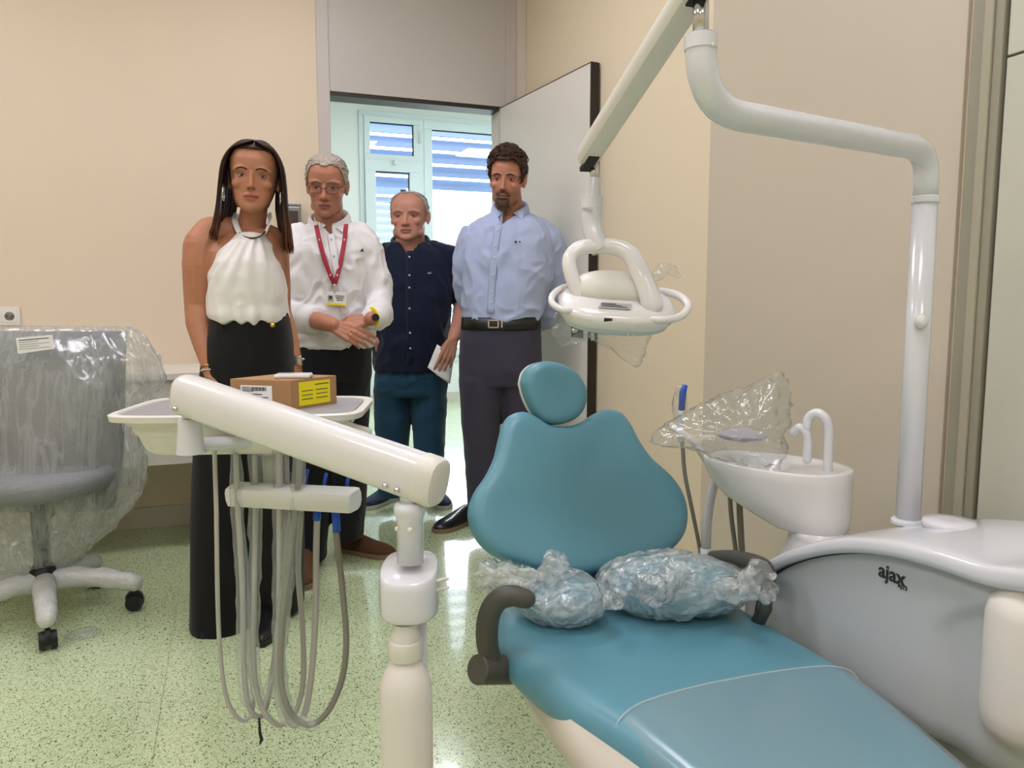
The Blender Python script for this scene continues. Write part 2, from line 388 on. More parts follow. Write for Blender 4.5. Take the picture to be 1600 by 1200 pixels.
# ------------------------------------------------------------------ corridor beyond the door
struct('wall_corridor_far', MB().box((-1.0, YF, 0), (1.36, YF+.2, 3.2)).box((1.36, YF, 0), (5.6, YF+.2, .44)).box((1.36, YF, 3.03), (5.6, YF+.2, 3.2)), m_cwall)
struct('wall_corridor_left', MB().box((-1.1, YB+.12, 0), (-1.0, YF+.2, 3.2)), m_cwall)
struct('wall_corridor_right', MB().box((5.5, YB+.12, 0), (5.6, YF, 3.2)), m_cwall)
struct('wall_corridor_near', MB().box((XR+.1, YB, 0), (5.6, YB+.12, 3.2)).box((-1.0, YB+.121, 2.15), (XR+.1, YB+.13, 3.2)).box((-1.0, YB+.121, 0), (.40, YB+.13, 2.15)), m_cwall)
struct('ceiling_corridor', MB().box((-1.1, YB+.12, 3.13), (5.6, YF+.2, 3.2)), m_ceil)
struct('baseboard_corridor', MB().box((-1.0, YF-.012, 0), (5.5, YF, .1)), m_base)
def zF(y): return onY(640, y, YF)[2]
def xF(x): return onY(x, 300, YF)[0]
win = struct('window_1', MB().box((1.36, YF-.02, .44), (5.5, YF+.06, .50)).box((1.36, YF-.02, 2.98), (5.5, YF+.06, 3.03)).box((1.36, YF-.02, .5), (1.41, YF+.06, 2.98)), m_alu, bevel=.004)
def pane(x0, x1, z0, z1, fw=.055, dy=0):
    f = obj('window_frame', MB().box((x0, YF-.035+dy, z0), (x1, YF+.03, z0+fw)).box((x0, YF-.035+dy, z1-fw), (x1, YF+.03, z1)).box((x0, YF-.035+dy, z0+fw), (x0+fw, YF+.03, z1-fw)).box((x1-fw, YF-.035+dy, z0+fw), (x1, YF+.03, z1-fw)), m_alu, win, smooth=False, bevel=.004)
    obj('gasket', MB().box((x0+fw, YF-.02, z1-fw-.012), (x1-fw, YF-.01, z1-fw)).box((x1-fw-.012, YF-.02, z0+fw), (x1-fw, YF-.01, z1-fw-.012)), m_gasket, f, smooth=False)
    obj('pane', MB().box((x0+fw-.01, YF-.004, z0+fw-.01), (x1-fw+.01, YF+.004, z1-fw+.01)), m_glass, f, smooth=False)
xm0, xm1 = xF(655), xF(662)
pane(1.41, xm0, zF(254), 2.98, .06)
pane(1.41, xm0, .5, zF(254), .11, -.02)
obj('mullion', MB().box((xm0, YF-.03, .5), (xm1, YF+.05, 2.98)), m_alu, win, smooth=False, bevel=.004)
pane(xm1, xm1+1.1, .5, 2.98, .09); pane(xm1+1.1, xm1+2.2, .5, 2.98, .09); pane(xm1+2.2, 5.5, .5, 2.98, .09)
obj('window_catch', MB().box((xF(612), YF-.085, zF(258)-.02), (xF(612)+.035, YF-.03, zF(258)+.025)), m_chrome, win, smooth=False, bevel=.004)
obj('hinge', MB().box((xm0-.01, YF-.05, zF(214)-.06), (xm0+.015, YF-.03, zF(214)+.06)), m_chrome, win, smooth=False)
lv = thing('louvre_shutter', 'blue-grey louvre blind of wide slanted slats outside the corridor window', 'blind', (3.3, YF+.45, 0))
k = 0; z = 3.12
while z > 2.27:
    a = radians(62); hw = .066
    obj('slat', MB().obox((0, 0, z), 2.4, hw, .006, [[1, 0, 0], [0, cos(a), -sin(a)], [0, sin(a), cos(a)]]), m_slat, lv, smooth=False); z -= .145
for x in (-2.4, 2.4): obj('side_rail', MB().box((x-.03, -.05, 0), (x+.03, .05, 3.2)), m_slat, lv, smooth=False)
sh = thing('white_shutter', 'white slatted shutter panel outside the lower casement pane', 'shutter', (1.62, YF+.75, 0))
z = 2.24
while z > .5:
    a = radians(50); obj('slat', MB().obox((0, 0, z), .36, .045, .006, [[1, 0, 0], [0, cos(a), -sin(a)], [0, sin(a), cos(a)]]), m_slatw, sh, smooth=False); z -= .085
for x in (-.36, .36): obj('stile', MB().box((x-.035, -.03, 0), (x+.035, .03, 2.36)), m_slatw, sh, smooth=False)
obj('top_rail', MB().box((-.395, -.03, 2.3), (.395, .03, 2.38)), m_slatw, sh, smooth=False)
rl = tag(obj('balcony_rail', MB().tube([(1.5, YF+1.6, .98), (6, YF+1.6, .98)], .04, 12), mat('teal_rail', (120, 200, 205), .4)), 'pale teal balcony rail outside the corridor window', 'railing')
obj('post', MB().tube([(2.2, YF+1.6, 0), (2.2, YF+1.6, .98)], .03, 10), MATS['teal_rail'], rl); obj('post', MB().tube([(4.2, YF+1.6, 0), (4.2, YF+1.6, .98)], .03, 10), MATS['teal_rail'], rl)
struct('balcony_floor', MB().box((-2, YF+.2, -.06), (8, YF+2.2, 0)), mat('pale_concrete', (214, 220, 216), .8))
# ------------------------------------------------------------------ lamps of the rooms
def lamp_panel(x, y, label, z=HC, size=.3, st=LAMP_STRENGTH, col=LAMP_COLOR, group=None):
    t = thing('ceiling_light', label, 'light', (x, y, z-.03), 0, group)
    obj('frame', MB().box((-size-.015, -size-.015, 0), (size+.015, size+.015, .03)), m_white, t, smooth=False, bevel=.003)
    obj('diffuser', MB().box((-size, -size, -.004), (size, size, .002)), mat('lamp_%d_%d' % (st*10, col[2]*100), (255, 255, 255), .5, emit=(col, st)), t, smooth=False)
for y in (2.7, .7, -1.3):
    for x in (-1.45, .35): lamp_panel(x, y, 'square flush ceiling light panel in the treatment room', group='treatment room ceiling panels')
for x, y in ((1.6, 6.0), (3.4, 6.0)): lamp_panel(x, y, 'round-edged daylight ceiling panel in the corridor', 3.13, .3, 30.0, (.88, .94, 1.0), 'corridor ceiling panels')

# ------------------------------------------------------------------ left side: counter, socket, dispenser
ct = thing('wall_counter', 'white wall-mounted work counter with deep front panel behind the wrapped stool', 'counter', (-1.2, 3.8, 0))
obj('worktop', MB().box((-1.45, -.27, .765), (1.38, .23, .795)), mat('white_laminate', (226, 222, 212), .35), ct, smooth=False, bevel=.003)
obj('front_panel', MB().box((-1.45, -.25, .40), (1.38, -.23, .765)), MATS['white_laminate'], ct, smooth=False, bevel=.002)
obj('side_panel', MB().box((1.36, -.23, .40), (1.38, .228, .765)), MATS['white_laminate'], ct, smooth=False, bevel=.002)
def socket(px, py, label):
    c = onY(px, py, YB); t = thing('wall_socket', label, 'socket', (c[0], YB-.011, c[2]))
    obj('cover_plate', MB().box((-.041, 0, -.041), (.041, .011, .041)), m_offw, t, smooth=False, bevel=.004)
    obj('insert', MB().box((-.028, -.003, -.028), (.028, 0, .028)), m_white, t, smooth=False, bevel=.002)
    My = np.array([[1, 0, 0], [0, 0, 1], [0, 1, 0]])
    obj('well', MB().lathe((0, -.0035, 0), [(.0195, 0), (.0195, .004)], 24, My), mat('socket_shade', (120, 116, 108), .5), t)
    for s in (-1, 1): obj('contact_hole', MB().lathe((s*.0095, -.0045, 0), [(.0028, 0), (.0028, .002)], 10, My), m_black, t)
    for s in (-1, 1): obj('earth_clip', MB().box((-.003, -.0045, s*.0165-.003), (.003, -.003, s*.0165+.003)), m_chrome, t, smooth=False)
socket(16, 494, 'white wall socket on beige wall above the wrapped stool')
socket(-14, 494, 'white wall socket cut off beside the other socket')
cdp = onY(452, 342, YB)
dsp = thing('wall_dispenser', 'small metal dispenser on the wall between woman and man with lanyard', 'dispenser', (cdp[0], YB, cdp[2]))
obj('body', MB().box((-.05, -.09, -.07), (.05, 0, .055)), mat('brushed_steel', (150, 150, 150), .3, metal=.9), dsp, smooth=False, bevel=.008)
obj('lid', MB().box((-.052, -.092, .055), (.052, 0, .066)), m_chrome, dsp, smooth=False, bevel=.004)
obj('front_plate', MB().box((-.035, -.094, -.05), (.035, -.09, .03)), mat('brown_tint', (70, 54, 44), .3), dsp, smooth=False)

# ------------------------------------------------------------------ wrapped stool
SC = np.array([-.62, 2.98, 0])
st = thing('wrapped_stool', 'swivel stool shrouded in clear plastic film, bubble-wrapped legs on black casters', 'stool', SC)
m_bub = mat('bubble_wrap', (198, 200, 196), .25, bump=(95, .9), coat=.3, vary=(60, .12))
m_sgrey = mat('grey_stool_padding', (128, 130, 132), .6, bump=(110, .9), vary=(90, .12))
for i in range(5):
    a = radians(-78+72*i); dx, dy = cos(a), sin(a)
    P = [(dx*r, dy*r, z) for r, z in ((.03, .135), (.1, .14), (.18, .128), (.25, .112), (.285, .10))]
    mb = MB().tube(catmull(P, 4), [.036]*6+[.034]*5+[.031]*4+[.03]*2, 14, dome=True)
    Q = np.array(mb.v); mb.v = [tuple(q) for q in Q+(.006*vnoise(Q*60))[:, None]*np.array([.4, .4, 1])]
    lg = obj('leg', mb, m_bub, st)
    cc = np.array([dx*.285, dy*.285, .031]); ax = np.array([-dy, dx, 0])
    wb = MB()
    for s in (-1, 1): wb.tube([cc+ax*s*.008, cc+ax*s*.026], [.03, .027], 20, up=(0, 0, 1))
    obj('caster', wb, m_black, lg, auto=40)
    obj('caster_hood', MB().tube([cc+(0, 0, .012)-ax*.008, cc+(0, 0, .012)+ax*.008], .03, 16, up=(0, 0, 1)).caps(cc+(0, 0, .03), cc+(0, 0, .07), .008, .008), m_black, lg, auto=40)
obj('hub', MB().lathe((0, 0, .095), [(.04, 0), (.045, .03), (.04, .08), (.03, .1)]), m_black, st)
obj('gas_lift', MB().lathe((0, 0, .18), [(.027, 0), (.027, .2), (.016, .21), (.016, .3)]), m_black, st)
obj('seat', MB().loft([(0, 0, .44, .16, .16), (0, 0, .46, .23, .22), (0, 0, .5, .25, .23), (0, 0, .53, .23, .21), (0, 0, .535, .1, .1)], 32), m_sgrey, st)
# backrest stands towards the viewer
def stl(px, py, d): return W(px, py, d)-SC
bb = MB(); R = []
for t in np.linspace(0, 1, 15):
    y = 517+t*275; xl, xr = -48+6*t, 197-8*t-30*max(0, t-.75)*4*.3
    a = stl(xl, y, 2.68); b = stl(xr, y, 2.68); c_ = (a+b)/2; u = (b-a)/2; n_ = np.array([FV[0], FV[1], 0])
    th = .022+.02*sin(pi*t)
    R.append([c_+u*math.copysign(abs(cos(q))**.35, cos(q))+n_*th*math.copysign(abs(sin(q))**.7, sin(q))-n_*.05*(1-cos(q)**2) for q in np.linspace(0, 2*pi, 40, endpoint=False)])
bb.rings(R); obj('backrest', bb, m_sgrey, st)
obj('back_support', MB().tube([stl(75, 775, 2.7), stl(75, 800, 2.72), (0, 0, .43)], .025, 10), m_black, st)
fm = MB(); R = []; NN = 120
secs = [(511, -52, 203), (514, -60, 210), (530, -66, 222), (560, -70, 238), (600, -72, 240), (640, -72, 216), (690, -70, 210), (740, -70, 207), (780, -66, 196), (820, -50, 172), (855, -30, 140), (880, -8, 112), (893, 20, 92)]
ys = [s[0] for s in secs]
for y in np.linspace(511, 893, 70):
    xl = np.interp(y, ys, [s[1] for s in secs]); xr = np.interp(y, ys, [s[2] for s in secs])
    a = stl(xl, y, 2.72); b = stl(xr, y, 2.72); c_ = (a+b)/2; u = (b-a)/2; dr = np.interp(y, [511, 560, 760, 860, 893], [.115, .17, .27, .2, .06])
    R.append([c_+u*math.copysign(abs(cos(q))**.75, cos(q))+FV*dr*math.copysign(abs(sin(q))**.8, sin(q)) for q in np.linspace(0, 2*pi, NN, endpoint=False)])
fm.rings(R, caps=True); Q = np.array(fm.v); ctr = np.mean(Q, 0); rad = Q-ctr; rad[:, 2] = 0; rad /= np.linalg.norm(rad, axis=1)[:, None]+1e-9
dsp_ = .016*fold(Q, (17, 17, 2.2), 1)+.008*fold(Q, (34, 34, 7), 2)+.016*vnoise(Q*5)
fm.v = [tuple(p) for p in Q+rad*dsp_[:, None]]
obj('plastic_shroud', fm, m_shroud, st)
lb = MB(); a = stl(25, 528, 2.53); b = stl(82, 523, 2.53); c_ = stl(28, 553, 2.53); d_ = stl(85, 545, 2.53)
lb.add([c_, d_, b, a], [(0, 1, 2, 3)]); lo = obj('shipping_label', lb, m_paper, st, smooth=False, solid=.001)
for k in range(5):
    t = .15+.14*k; p0 = a+(c_-a)*t+(b-a)*.06-FV*.0012; p1 = a+(c_-a)*t+(b-a)*(.9 if k % 2 == 0 else .6)-FV*.0012; w = (c_-a)*.05
    obj('print_line', MB().add([p0, p1, p1+w, p0+w], [(0, 1, 2, 3)]), m_lbl if k else m_ink, lo, smooth=False)

def crumple(mb, amp, s, seed, c=None):
    Q = np.array(mb.v); c = Q.mean(0) if c is None else np.array(c); r = Q-c; r /= np.linalg.norm(r, axis=1)[:, None]+1e-9
    d = amp*(fold(Q, (s, s, s*.8), seed)*.6+fold(Q, (s*2.3,)*3, seed+3)*.35+vnoise(Q*s*.4+seed)*.6)
    mb.v = [tuple(p) for p in Q+r*d[:, None]]; return mb
scp = W(130, 1000, 2.42); scp[2] = .012
tag(obj('film_scrap', crumple(MB().ell(scp, (.05, .04, .009), nu=30, nv=16), .008, 60, 3), film('film_scrap_clear', .1, .3, .15)), 'scrap of clear film lying on floor beside stool caster', 'plastic film')

# ------------------------------------------------------------------ dental chair (foot end points to -Y)
CO = np.array([.765, 1.2, 0.0])
ch = thing('dental_chair', 'teal upholstered dental chair with lobed backrest and film-covered leg rest', 'dental chair', CO)
def cobj(name, mb, m, parent=None, **k): return obj(name, shift(mb, CO), m, parent if parent is not None else ch, **k)
rec = radians(24); bn = np.array([0, -cos(rec), sin(rec)]); bp0 = np.array([.765, 1.50, .47])     # backrest plane, normal to the front
def pad(px, p0, n, prof, center, dish=0):
    O = [onPlane(x, y, p0, n) for x, y in px]; O = catmull(O+[O[0]], 4)[:-1]; c = onPlane(*center, p0, n)
    mb = MB(); mb.rings([[c+(p-c)*s+n*w for p in O] for s, w in prof]); return mb, O, c
back_px = [(783, 665), (795, 650), (815, 645), (833, 652), (852, 664), (880, 668), (905, 661), (925, 648), (945, 641), (965, 645), (980, 662), (995, 690), (1015, 718), (1043, 743), (1062, 769), (1071, 800), (1067, 832), (1048, 858), (1010, 877), (960, 890), (905, 899), (860, 896), (815, 886), (772, 870), (745, 846), (732, 816), (731, 795), (740, 770), (757, 745), (770, 718), (777, 690)]
prof = [(.2, -.03), (.8, -.03), (.93, -.026), (.985, -.014), (1, 0), (.995, .012), (.975, .022), (.94, .029), (.88, .032), (.75, .03), (.55, .024), (.3, .018), (.05, .016)]
mb, bo, bc = pad(back_px, bp0, bn, prof, (900, 790)); cobj('backrest', mb, m_teal)
shell = [(.1, -.065), (.5, -.06), (.75, -.05), (.9, -.034), (.95, -.022)]
mb, _, _ = pad(back_px, bp0, bn, shell, (900, 790)); cobj('backrest_shell', mb, m_cream)
hn = np.array([-.06, -cos(radians(10)), sin(radians(10))]); hn /= np.linalg.norm(hn); hp0 = onPlane(862, 615, bp0+bn*.02, bn)
head_px = [(813, 598), (818, 580), (833, 568), (856, 565), (882, 572), (902, 588), (913, 610), (911, 635), (900, 652), (880, 662), (858, 664), (842, 658), (828, 640), (818, 618)]
prof = [(.1, -.03), (.7, -.03), (.9, -.026), (.98, -.014), (1, 0), (.99, .014), (.95, .026), (.87, .034), (.7, .037), (.4, .034), (.05, .03)]
mb, ho, hc = pad(head_px, hp0, hn, prof, (862, 614)); cobj('headrest', mb, m_teal)
mb, _, _ = pad(head_px, hp0, hn, [(.2, -.05), (.8, -.046), (.97, -.03), (1.0, -.016), (.98, -.01)], (866, 618)); cobj('headrest_shell', mb, m_offw)
cobj('headrest_stem', MB().tube([hc-hn*.03, hc-hn*.045-np.array([0, .01, .06]), bc-bn*.03+np.array([0, 0, .05])], .016, 10, flat=.5), m_chrome)
# seat + leg rest as one cushion; sections along -Y : (y, xl, xr, ztop, edge drop)
secs = [(1.535, .535, 1.0, .452), (1.525, .51, 1.025, .458), (1.47, .488, 1.045, .452), (1.38, .478, 1.055, .442), (1.25, .482, 1.06, .436), (1.1, .52, 1.06, .44), (.98, .555, 1.045, .443), (.85, .58, 1.02, .44), (.7, .6, .985, .43), (.5, .61, .96, .41), (.3, .625, .94, .39), (.12, .66, .9, .375), (.05, .71, .85, .37)]
def seat_rings(off=0, y1=9, thick=.085):
    R = []
    for y, xl, xr, zt in secs:
        if y > y1: continue
        cx, hw = (xl+xr)/2, (xr-xl)/2+off; zt = zt+off; r = []
        for u, w in ((-.8, -1), (-.97, -.86), (-1, -.6), (-.985, -.34), (-.94, -.14), (-.86, -.03), (-.72, .02), (-.45, .0), (-.2, -.02), (0, -.03), (.2, -.02), (.45, 0), (.72, .02), (.86, -.03), (.94, -.14), (.985, -.34), (1, -.6), (.97, -.86), (.8, -1), (.4, -1.03), (0, -1.04), (-.4, -1.03)):
            r.append((cx+hw*u, y, zt+w*(thick+2*off if w < -.5 else thick)))
        R.append(r)
    return R
cobj('seat', MB().rings(seat_rings()), m_teal, sub=2)
cv = seat_rings(.004, 1.0); first = [(p[0], 1.06-.05*((p[0]-.79)/.27)**2 if i < 19 else 1.0, p[2]) for i, p in enumerate(cv[0])]
cv = [[(x*1.0, y, z-.001) for x, y, z in first]]+cv[1:]
cobj('leg_rest_cover', MB().rings(cv, caps=False), m_cover, sub=2)
hem = [np.array(p)+(0, 0, .0005) for p in first[1:18]]
cobj('cover_hem', MB().tube(catmull(hem, 4), .0016, 6), film('cover_hem_film', .5, .3, .2))
# armrests
def arm(path, r, name='armrest'):
    P = catmull([W(*p) for p in path], 6); n = len(P); a = cobj(name, MB().tube(P, [r*(1-.12*abs(2*i/(n-1)-1)**3) for i in range(n)], 18, flat=1.15, dome=True), m_armr); return a
a1 = arm([(768, 1034, 1.40), (761, 1000, 1.395), (764, 962, 1.39), (778, 938, 1.385), (800, 931, 1.385), (822, 936, 1.385)], .0205)
obj('pivot', shift(MB().tube([W(745, 1046, 1.375), W(800, 1046, 1.44)], [.028, .028], 28, up=(0, 0, 1)), CO), m_armr, a1, auto=40, bevel=.004)
obj('bracket', shift(MB().tube([W(795, 1046, 1.43), W(850, 1052, 1.5)], .014, 12), CO), m_black, a1)
a2 = arm([(1198, 906, 1.52), (1194, 888, 1.53), (1178, 879, 1.58), (1145, 872, 1.65), (1116, 871, 1.70)], .018)
obj('bracket', shift(MB().tube([W(1198, 906, 1.52), W(1196, 950, 1.515), (1.02, 1.27, .42)], .014, 12), CO), m_armr, a2)
# body below the seat
mb = MB(); R = []
for z, xl, xr, y0, y1 in ((.40, .52, 1.02, .62, 1.49), (.36, .50, 1.03, .6, 1.5), (.30, .53, 1.0, .72, 1.46), (.25, .57, .97, .84, 1.41), (.21, .6, .94, .93, 1.38), (.2, .62, .92, .95, 1.36)):
    R.append([((xl+xr)/2+(xr-xl)/2*math.copysign(abs(cos(a))**.4, cos(a)), (y0+y1)/2+(y1-y0)/2*math.copysign(abs(sin(a))**.4, sin(a)), z) for a in np.linspace(0, 2*pi, 40, endpoint=False)])
mb.rings(R); cobj('seat_shell', mb, m_cream)
mb = MB(); R = []
for z, xl, xr, y0, y1 in ((.22, .62, .92, .9, 1.3), (.16, .6, .94, .8, 1.32), (.06, .52, 1.02, .4, 1.42), (.02, .48, 1.06, .3, 1.46), (0, .48, 1.06, .3, 1.46)):
    R.append([((xl+xr)/2+(xr-xl)/2*math.copysign(abs(cos(a))**.5, cos(a)), (y0+y1)/2+(y1-y0)/2*math.copysign(abs(sin(a))**.5, sin(a)), z) for a in np.linspace(0, 2*pi, 40, endpoint=False)])
mb.rings(R); cobj('base_plinth', mb, m_cream)
cobj('back_hinge', MB().tube([(.6, 1.53, .42), (.94, 1.53, .42)], .035, 16).tube([(.765, 1.53, .42), (.765, 1.60, .56)], .05, 14, flat=.5), m_armr)

# ------------------------------------------------------------------ bagged cushions on the seat
def bagged(name, label, c, r, M, ends, seed, cush):
    t = thing(name, label, 'cushion', c)
    mb = MB(); R = []
    for i in range(22):
        th = pi*(i+.5)/22; s_ = sin(th)**.55; z = -cos(th)
        R.append([np.array(M)@(np.array(cush)*np.array([.94*s_*math.copysign(abs(cos(a))**.7, cos(a)), s_*math.copysign(abs(sin(a))**.7, sin(a)), (.86 if z > 0 else 1)*math.copysign(abs(z)**.8, z)])) for a in np.linspace(0, 2*pi, 40, endpoint=False)])
    mb.rings(R); obj('cushion', mb, m_tealc, t)
    bg_ = MB().ell((0, 0, 0), r, M, 170, 96); crumple(bg_, .010, 26, seed, (0, 0, 0))
    Q = np.array(bg_.v); Q[:, 2] = np.maximum(Q[:, 2], -min(r[2], cush[2])-.002); bg_.v = [tuple(p) for p in Q]
    obj('plastic_bag', bg_, m_filmm, t)
    for j, (e0, e1, w) in enumerate(ends):
        e0, e1 = np.array(e0)-c, np.array(e1)-c; n = 14
        P = [e0+(e1-e0)*k/n for k in range(n+1)]; rr = [w*(.55+.25*abs(k/n-.25)*2+.55*(k/n)**1.5)*(1 if k < n else .75) for k in range(n+1)]
        eb = MB().tube(P, rr, 40, caps=False, flat=.6); Q = np.array(eb.v)
        dd = .5*w*fold(Q, (38, 38, 38), seed+j)+.2*w*fold(Q, (80,)*3, seed+j+5); ax = (e1-e0)/np.linalg.norm(e1-e0); cen = e0+np.outer((Q-e0)@ax, ax); rd = Q-cen; rd /= np.linalg.norm(rd, axis=1)[:, None]+1e-9
        eb.v = [tuple(p) for p in Q+rd*dd[:, None]]; obj('bag_end', eb, m_filmm, t)
    return t
I3 = np.eye(3)
def rotz(a): return np.array([[cos(a), -sin(a), 0], [sin(a), cos(a), 0], [0, 0, 1]])
cA = W(880, 938, 1.53); cA[2] = .490
bagged('bagged_cushion', 'small teal cushion knotted in a crinkled plastic bag by the left armrest', cA, (.092, .074, .05), rotz(-.5), [(W(845, 905, 1.5), W(758, 900, 1.56), .03), (W(855, 905, 1.5), W(872, 868, 1.5), .022), (W(945, 945, 1.46), W(963, 935, 1.45), .018)], 2, (.084, .062, .042))
cB = W(1052, 925, 1.58); cB[2] = .499
bagged('bagged_cushion', 'larger teal cushion in a crinkled plastic bag with a gathered end towards the console', cB, (.158, .092, .066), rotz(-.42), [(W(1128, 928, 1.48), W(1196, 908, 1.42), .032), (W(1015, 885, 1.59), W(962, 900, 1.585), .024), (W(1060, 890, 1.52), W(1010, 925, 1.47), .03)], 9, (.142, .08, .054))

# ------------------------------------------------------------------ console beside the chair
UX = 1.10
UO = np.array([1.27, 1.08, 0])
un = thing('dental_console', 'grey and white dental unit console lettered ajax beside the chair', 'dental unit', UO)
def uobj(name, mb, m, parent=None, **k): return obj(name, shift(mb, UO), m, parent if parent is not None else un, **k)
arch = [(1176, 1010), (1180, 960), (1190, 925), (1215, 896), (1262, 874), (1330, 864), (1400, 870), (1470, 888), (1545, 914)]
AR = catmull([onX(x, y, UX) for x, y in arch], 5)
ya = np.array([p[1] for p in AR]); za = np.array([p[2] for p in AR])
yfar, ynear, zbot = ya.max(), .775, .345
def ztop(y): return float(np.interp(y, ya[::-1], za[::-1]))
mb = MB(); NY, NZ = 60, 40; G = []
for i in range(NY+1):
    y = yfar-.002-(yfar-.002-ynear)*i/NY; zt = ztop(y); row = []
    for j in range(NZ+1):
        z = zbot+(zt-zbot)*j/NZ; x = UX
        e = max(0, (ynear+.06-y)/.06); x += .06*(1-sqrt(max(0, 1-min(1, e)**2)))            # rounded near end
        eb = max(0, (zbot+.05-z)/.05); x += .03*(1-sqrt(max(0, 1-min(1, eb)**2)))
        ed = .905+.16*max(0, (z-.53)/.13)**2*-1 ; q = (ed-y)/.02
        if z < .645: x += .012*(1/(1+math.exp(-q*3)))*max(0, 1-max(0, (z-.6)/.045))*(1-min(1, max(0, (.865-y)/.09))*.5)
        row.append((x, y, z))
    G.append(row)
vs = [p for r in G for p in r]; fs = [(i*(NZ+1)+j, (i+1)*(NZ+1)+j, (i+1)*(NZ+1)+j+1, i*(NZ+1)+j+1) for i in range(NY) for j in range(NZ)]
nb = len(vs); vs += [(1.42, p[1], p[2]) for r in G for p in r]; fs += [tuple(nb+k for k in f[::-1]) for f in fs[:]]
def V(i, j): return i*(NZ+1)+j
for j in range(NZ): fs += [(V(0, j), V(0, j+1), nb+V(0, j+1), nb+V(0, j)), (V(NY, j+1), V(NY, j), nb+V(NY, j), nb+V(NY, j+1))]
for i in range(NY): fs += [(V(i+1, 0), V(i, 0), nb+V(i, 0), nb+V(i+1, 0)), (V(i, NZ), V(i+1, NZ), nb+V(i+1, NZ), nb+V(i, NZ))]
uobj('console_body', MB().add(vs, fs), m_greyp, auto=50)
uobj('seam', MB().tube([p-np.array([.0008, 0, .0005]) for p in AR[4:]], .0012, 6), m_ink)
# arched white top cover, swept along the arch and on past the near end
ar2 = [(1176, 985, .012), (1184, 935, .02), (1205, 898, .024), (1262, 874, .028), (1330, 864, .03), (1400, 870, .032), (1470, 888, .034), (1545, 914, .036), (1600, 924, .037), (1680, 935, .036), (1720, 960, .03)]
S = catmull([np.append(onX(x, y, UX), h) for x, y, h in ar2], 5); R = []
for k, q in enumerate(S):
    x, y, z, h = q; x0, x1 = UX-.022, 1.44; t = np.array(S[min(k+1, len(S)-1)][:3])-np.array(S[max(k-1, 0)][:3]); t /= np.linalg.norm(t); n = np.array([0, t[2], -t[1]]); n = n if n[2] > 0 else -n
    ring = []; dm = 1.0 if k < 28 else max(.1, 1-.9*(k-28)/14)
    for u, w in ((0, .05), (0, .8), (.015, .95), (.05, 1.02), (.15, 1.1), (.35, 1.2), (.6, 1.25), (.85, 1.15), (.96, 1.0), (1, .8), (1, .05), (.97, 0), (.5, 0), (.03, 0)):
        p = np.array([x0+(x1-x0)*u, y, z])+n*h*(w if w < 1 else 1+(w-1)*dm); ring.append(p)
    R.append(ring)
uobj('top_cover', MB().rings(R), m_whiteb, sub=1)
pb = onX(1418, 822, 1.25)
disc = onX(1482, 829, 1.25)
uobj('cover_cap', MB().lathe((disc[0], disc[1], ztop(disc[1])+.034), [(.045, 0), (.046, .012), (.043, .016), (.02, .018)]), m_whiteb)
for s, size, px, py, nm, bold in (('ajax', .037, 1373, 899, 'lettering', True), ('AJ15', .011, 1403, 917, 'lettering', False)):
    me = text_mesh(s, size, .0006, bold); p = onX(px, py, UX); M = Matrix(((0, 0, -1, p[0]-.0012-UO[0]), (-1, 0, 0, p[1]-UO[1]), (0, 1, 0, p[2]-UO[2]), (0, 0, 0, 1)))
    me.transform(M); o = obj(nm, me, m_ink, un, smooth=False)
uobj('console_foot', MB().loft([(1.26, 1.05, 0, .15, .2, 4), (1.26, 1.05, .02, .15, .2, 4), (1.26, 1.05, .05, .11, .16, 4), (1.26, 1.05, .35, .11, .15, 4)]), m_greyp)
wb = W(1606, 1030, 1.12)
uobj('water_bottle', MB().lathe((wb[0], wb[1], 0), [(.02, wb[2]-.135), (.045, wb[2]-.125), (.058, wb[2]-.105), (.06, wb[2]-.08), (.06, wb[2]+.07), (.056, wb[2]+.09), (.046, wb[2]+.1), (.03, wb[2]+.13)]), m_bottle)
# neck + spittoon
e0, e1 = W(1103, 706, 1.85), W(1330, 750, 1.62); ZS = .728; e0[2] = e1[2] = ZS
ax = e1-e0; LN = np.linalg.norm(ax); ax /= LN; sd = np.cross([0, 0, 1], ax)
def bowl_ring(s0, s1, z, hw, tilt=0):
    c = e0+ax*LN*(s0+s1)/2; r = []
    for a in np.linspace(0, 2*pi, 44, endpoint=False):
        ca, sa = cos(a), sin(a); w = hw*(1+.12*ca)
        p = c+ax*LN*(s1-s0)/2*math.copysign(abs(ca)**.9, ca)+sd*w*math.copysign(abs(sa)**.9, sa); r.append((p[0], p[1], z))
    return r
sp_ = uobj('spittoon', MB().rings([bowl_ring(.50, .98, ZS-0.1345, 0.0616), bowl_ring(.47, .99, ZS-0.1288, 0.0694), bowl_ring(.33, 1.0, ZS-0.1081, 0.0806), bowl_ring(.17, 1.0, ZS-0.0828, 0.0896), bowl_ring(.06, 1.0, ZS-0.0483, 0.0963), bowl_ring(.015, 1, ZS-0.0196, 0.1008), bowl_ring(0, 1, ZS+0.0000, 0.1030), bowl_ring(.01, .99, ZS+0.0046, 0.1008), bowl_ring(.05, .95, ZS+0.0035, 0.0918), bowl_ring(.08, .6, ZS-0.0081, 0.0784), bowl_ring(.16, .5, ZS-0.0426, 0.0560), bowl_ring(.25, .42, ZS-0.0598, 0.0224)]), m_white)
def sptube(path, r, name):
    return obj(name, shift(MB().tube(catmull([W(*p) for p in path], 8), r, 16, dome=True), UO), m_whiteb, sp_)
sptube([(1293, 738, 1.653), (1294, 700, 1.653), (1295, 672, 1.653), (1290, 654, 1.653), (1277, 645, 1.664), (1264, 652, 1.676), (1260, 668, 1.676)], 0.01, 'rinse_spout')
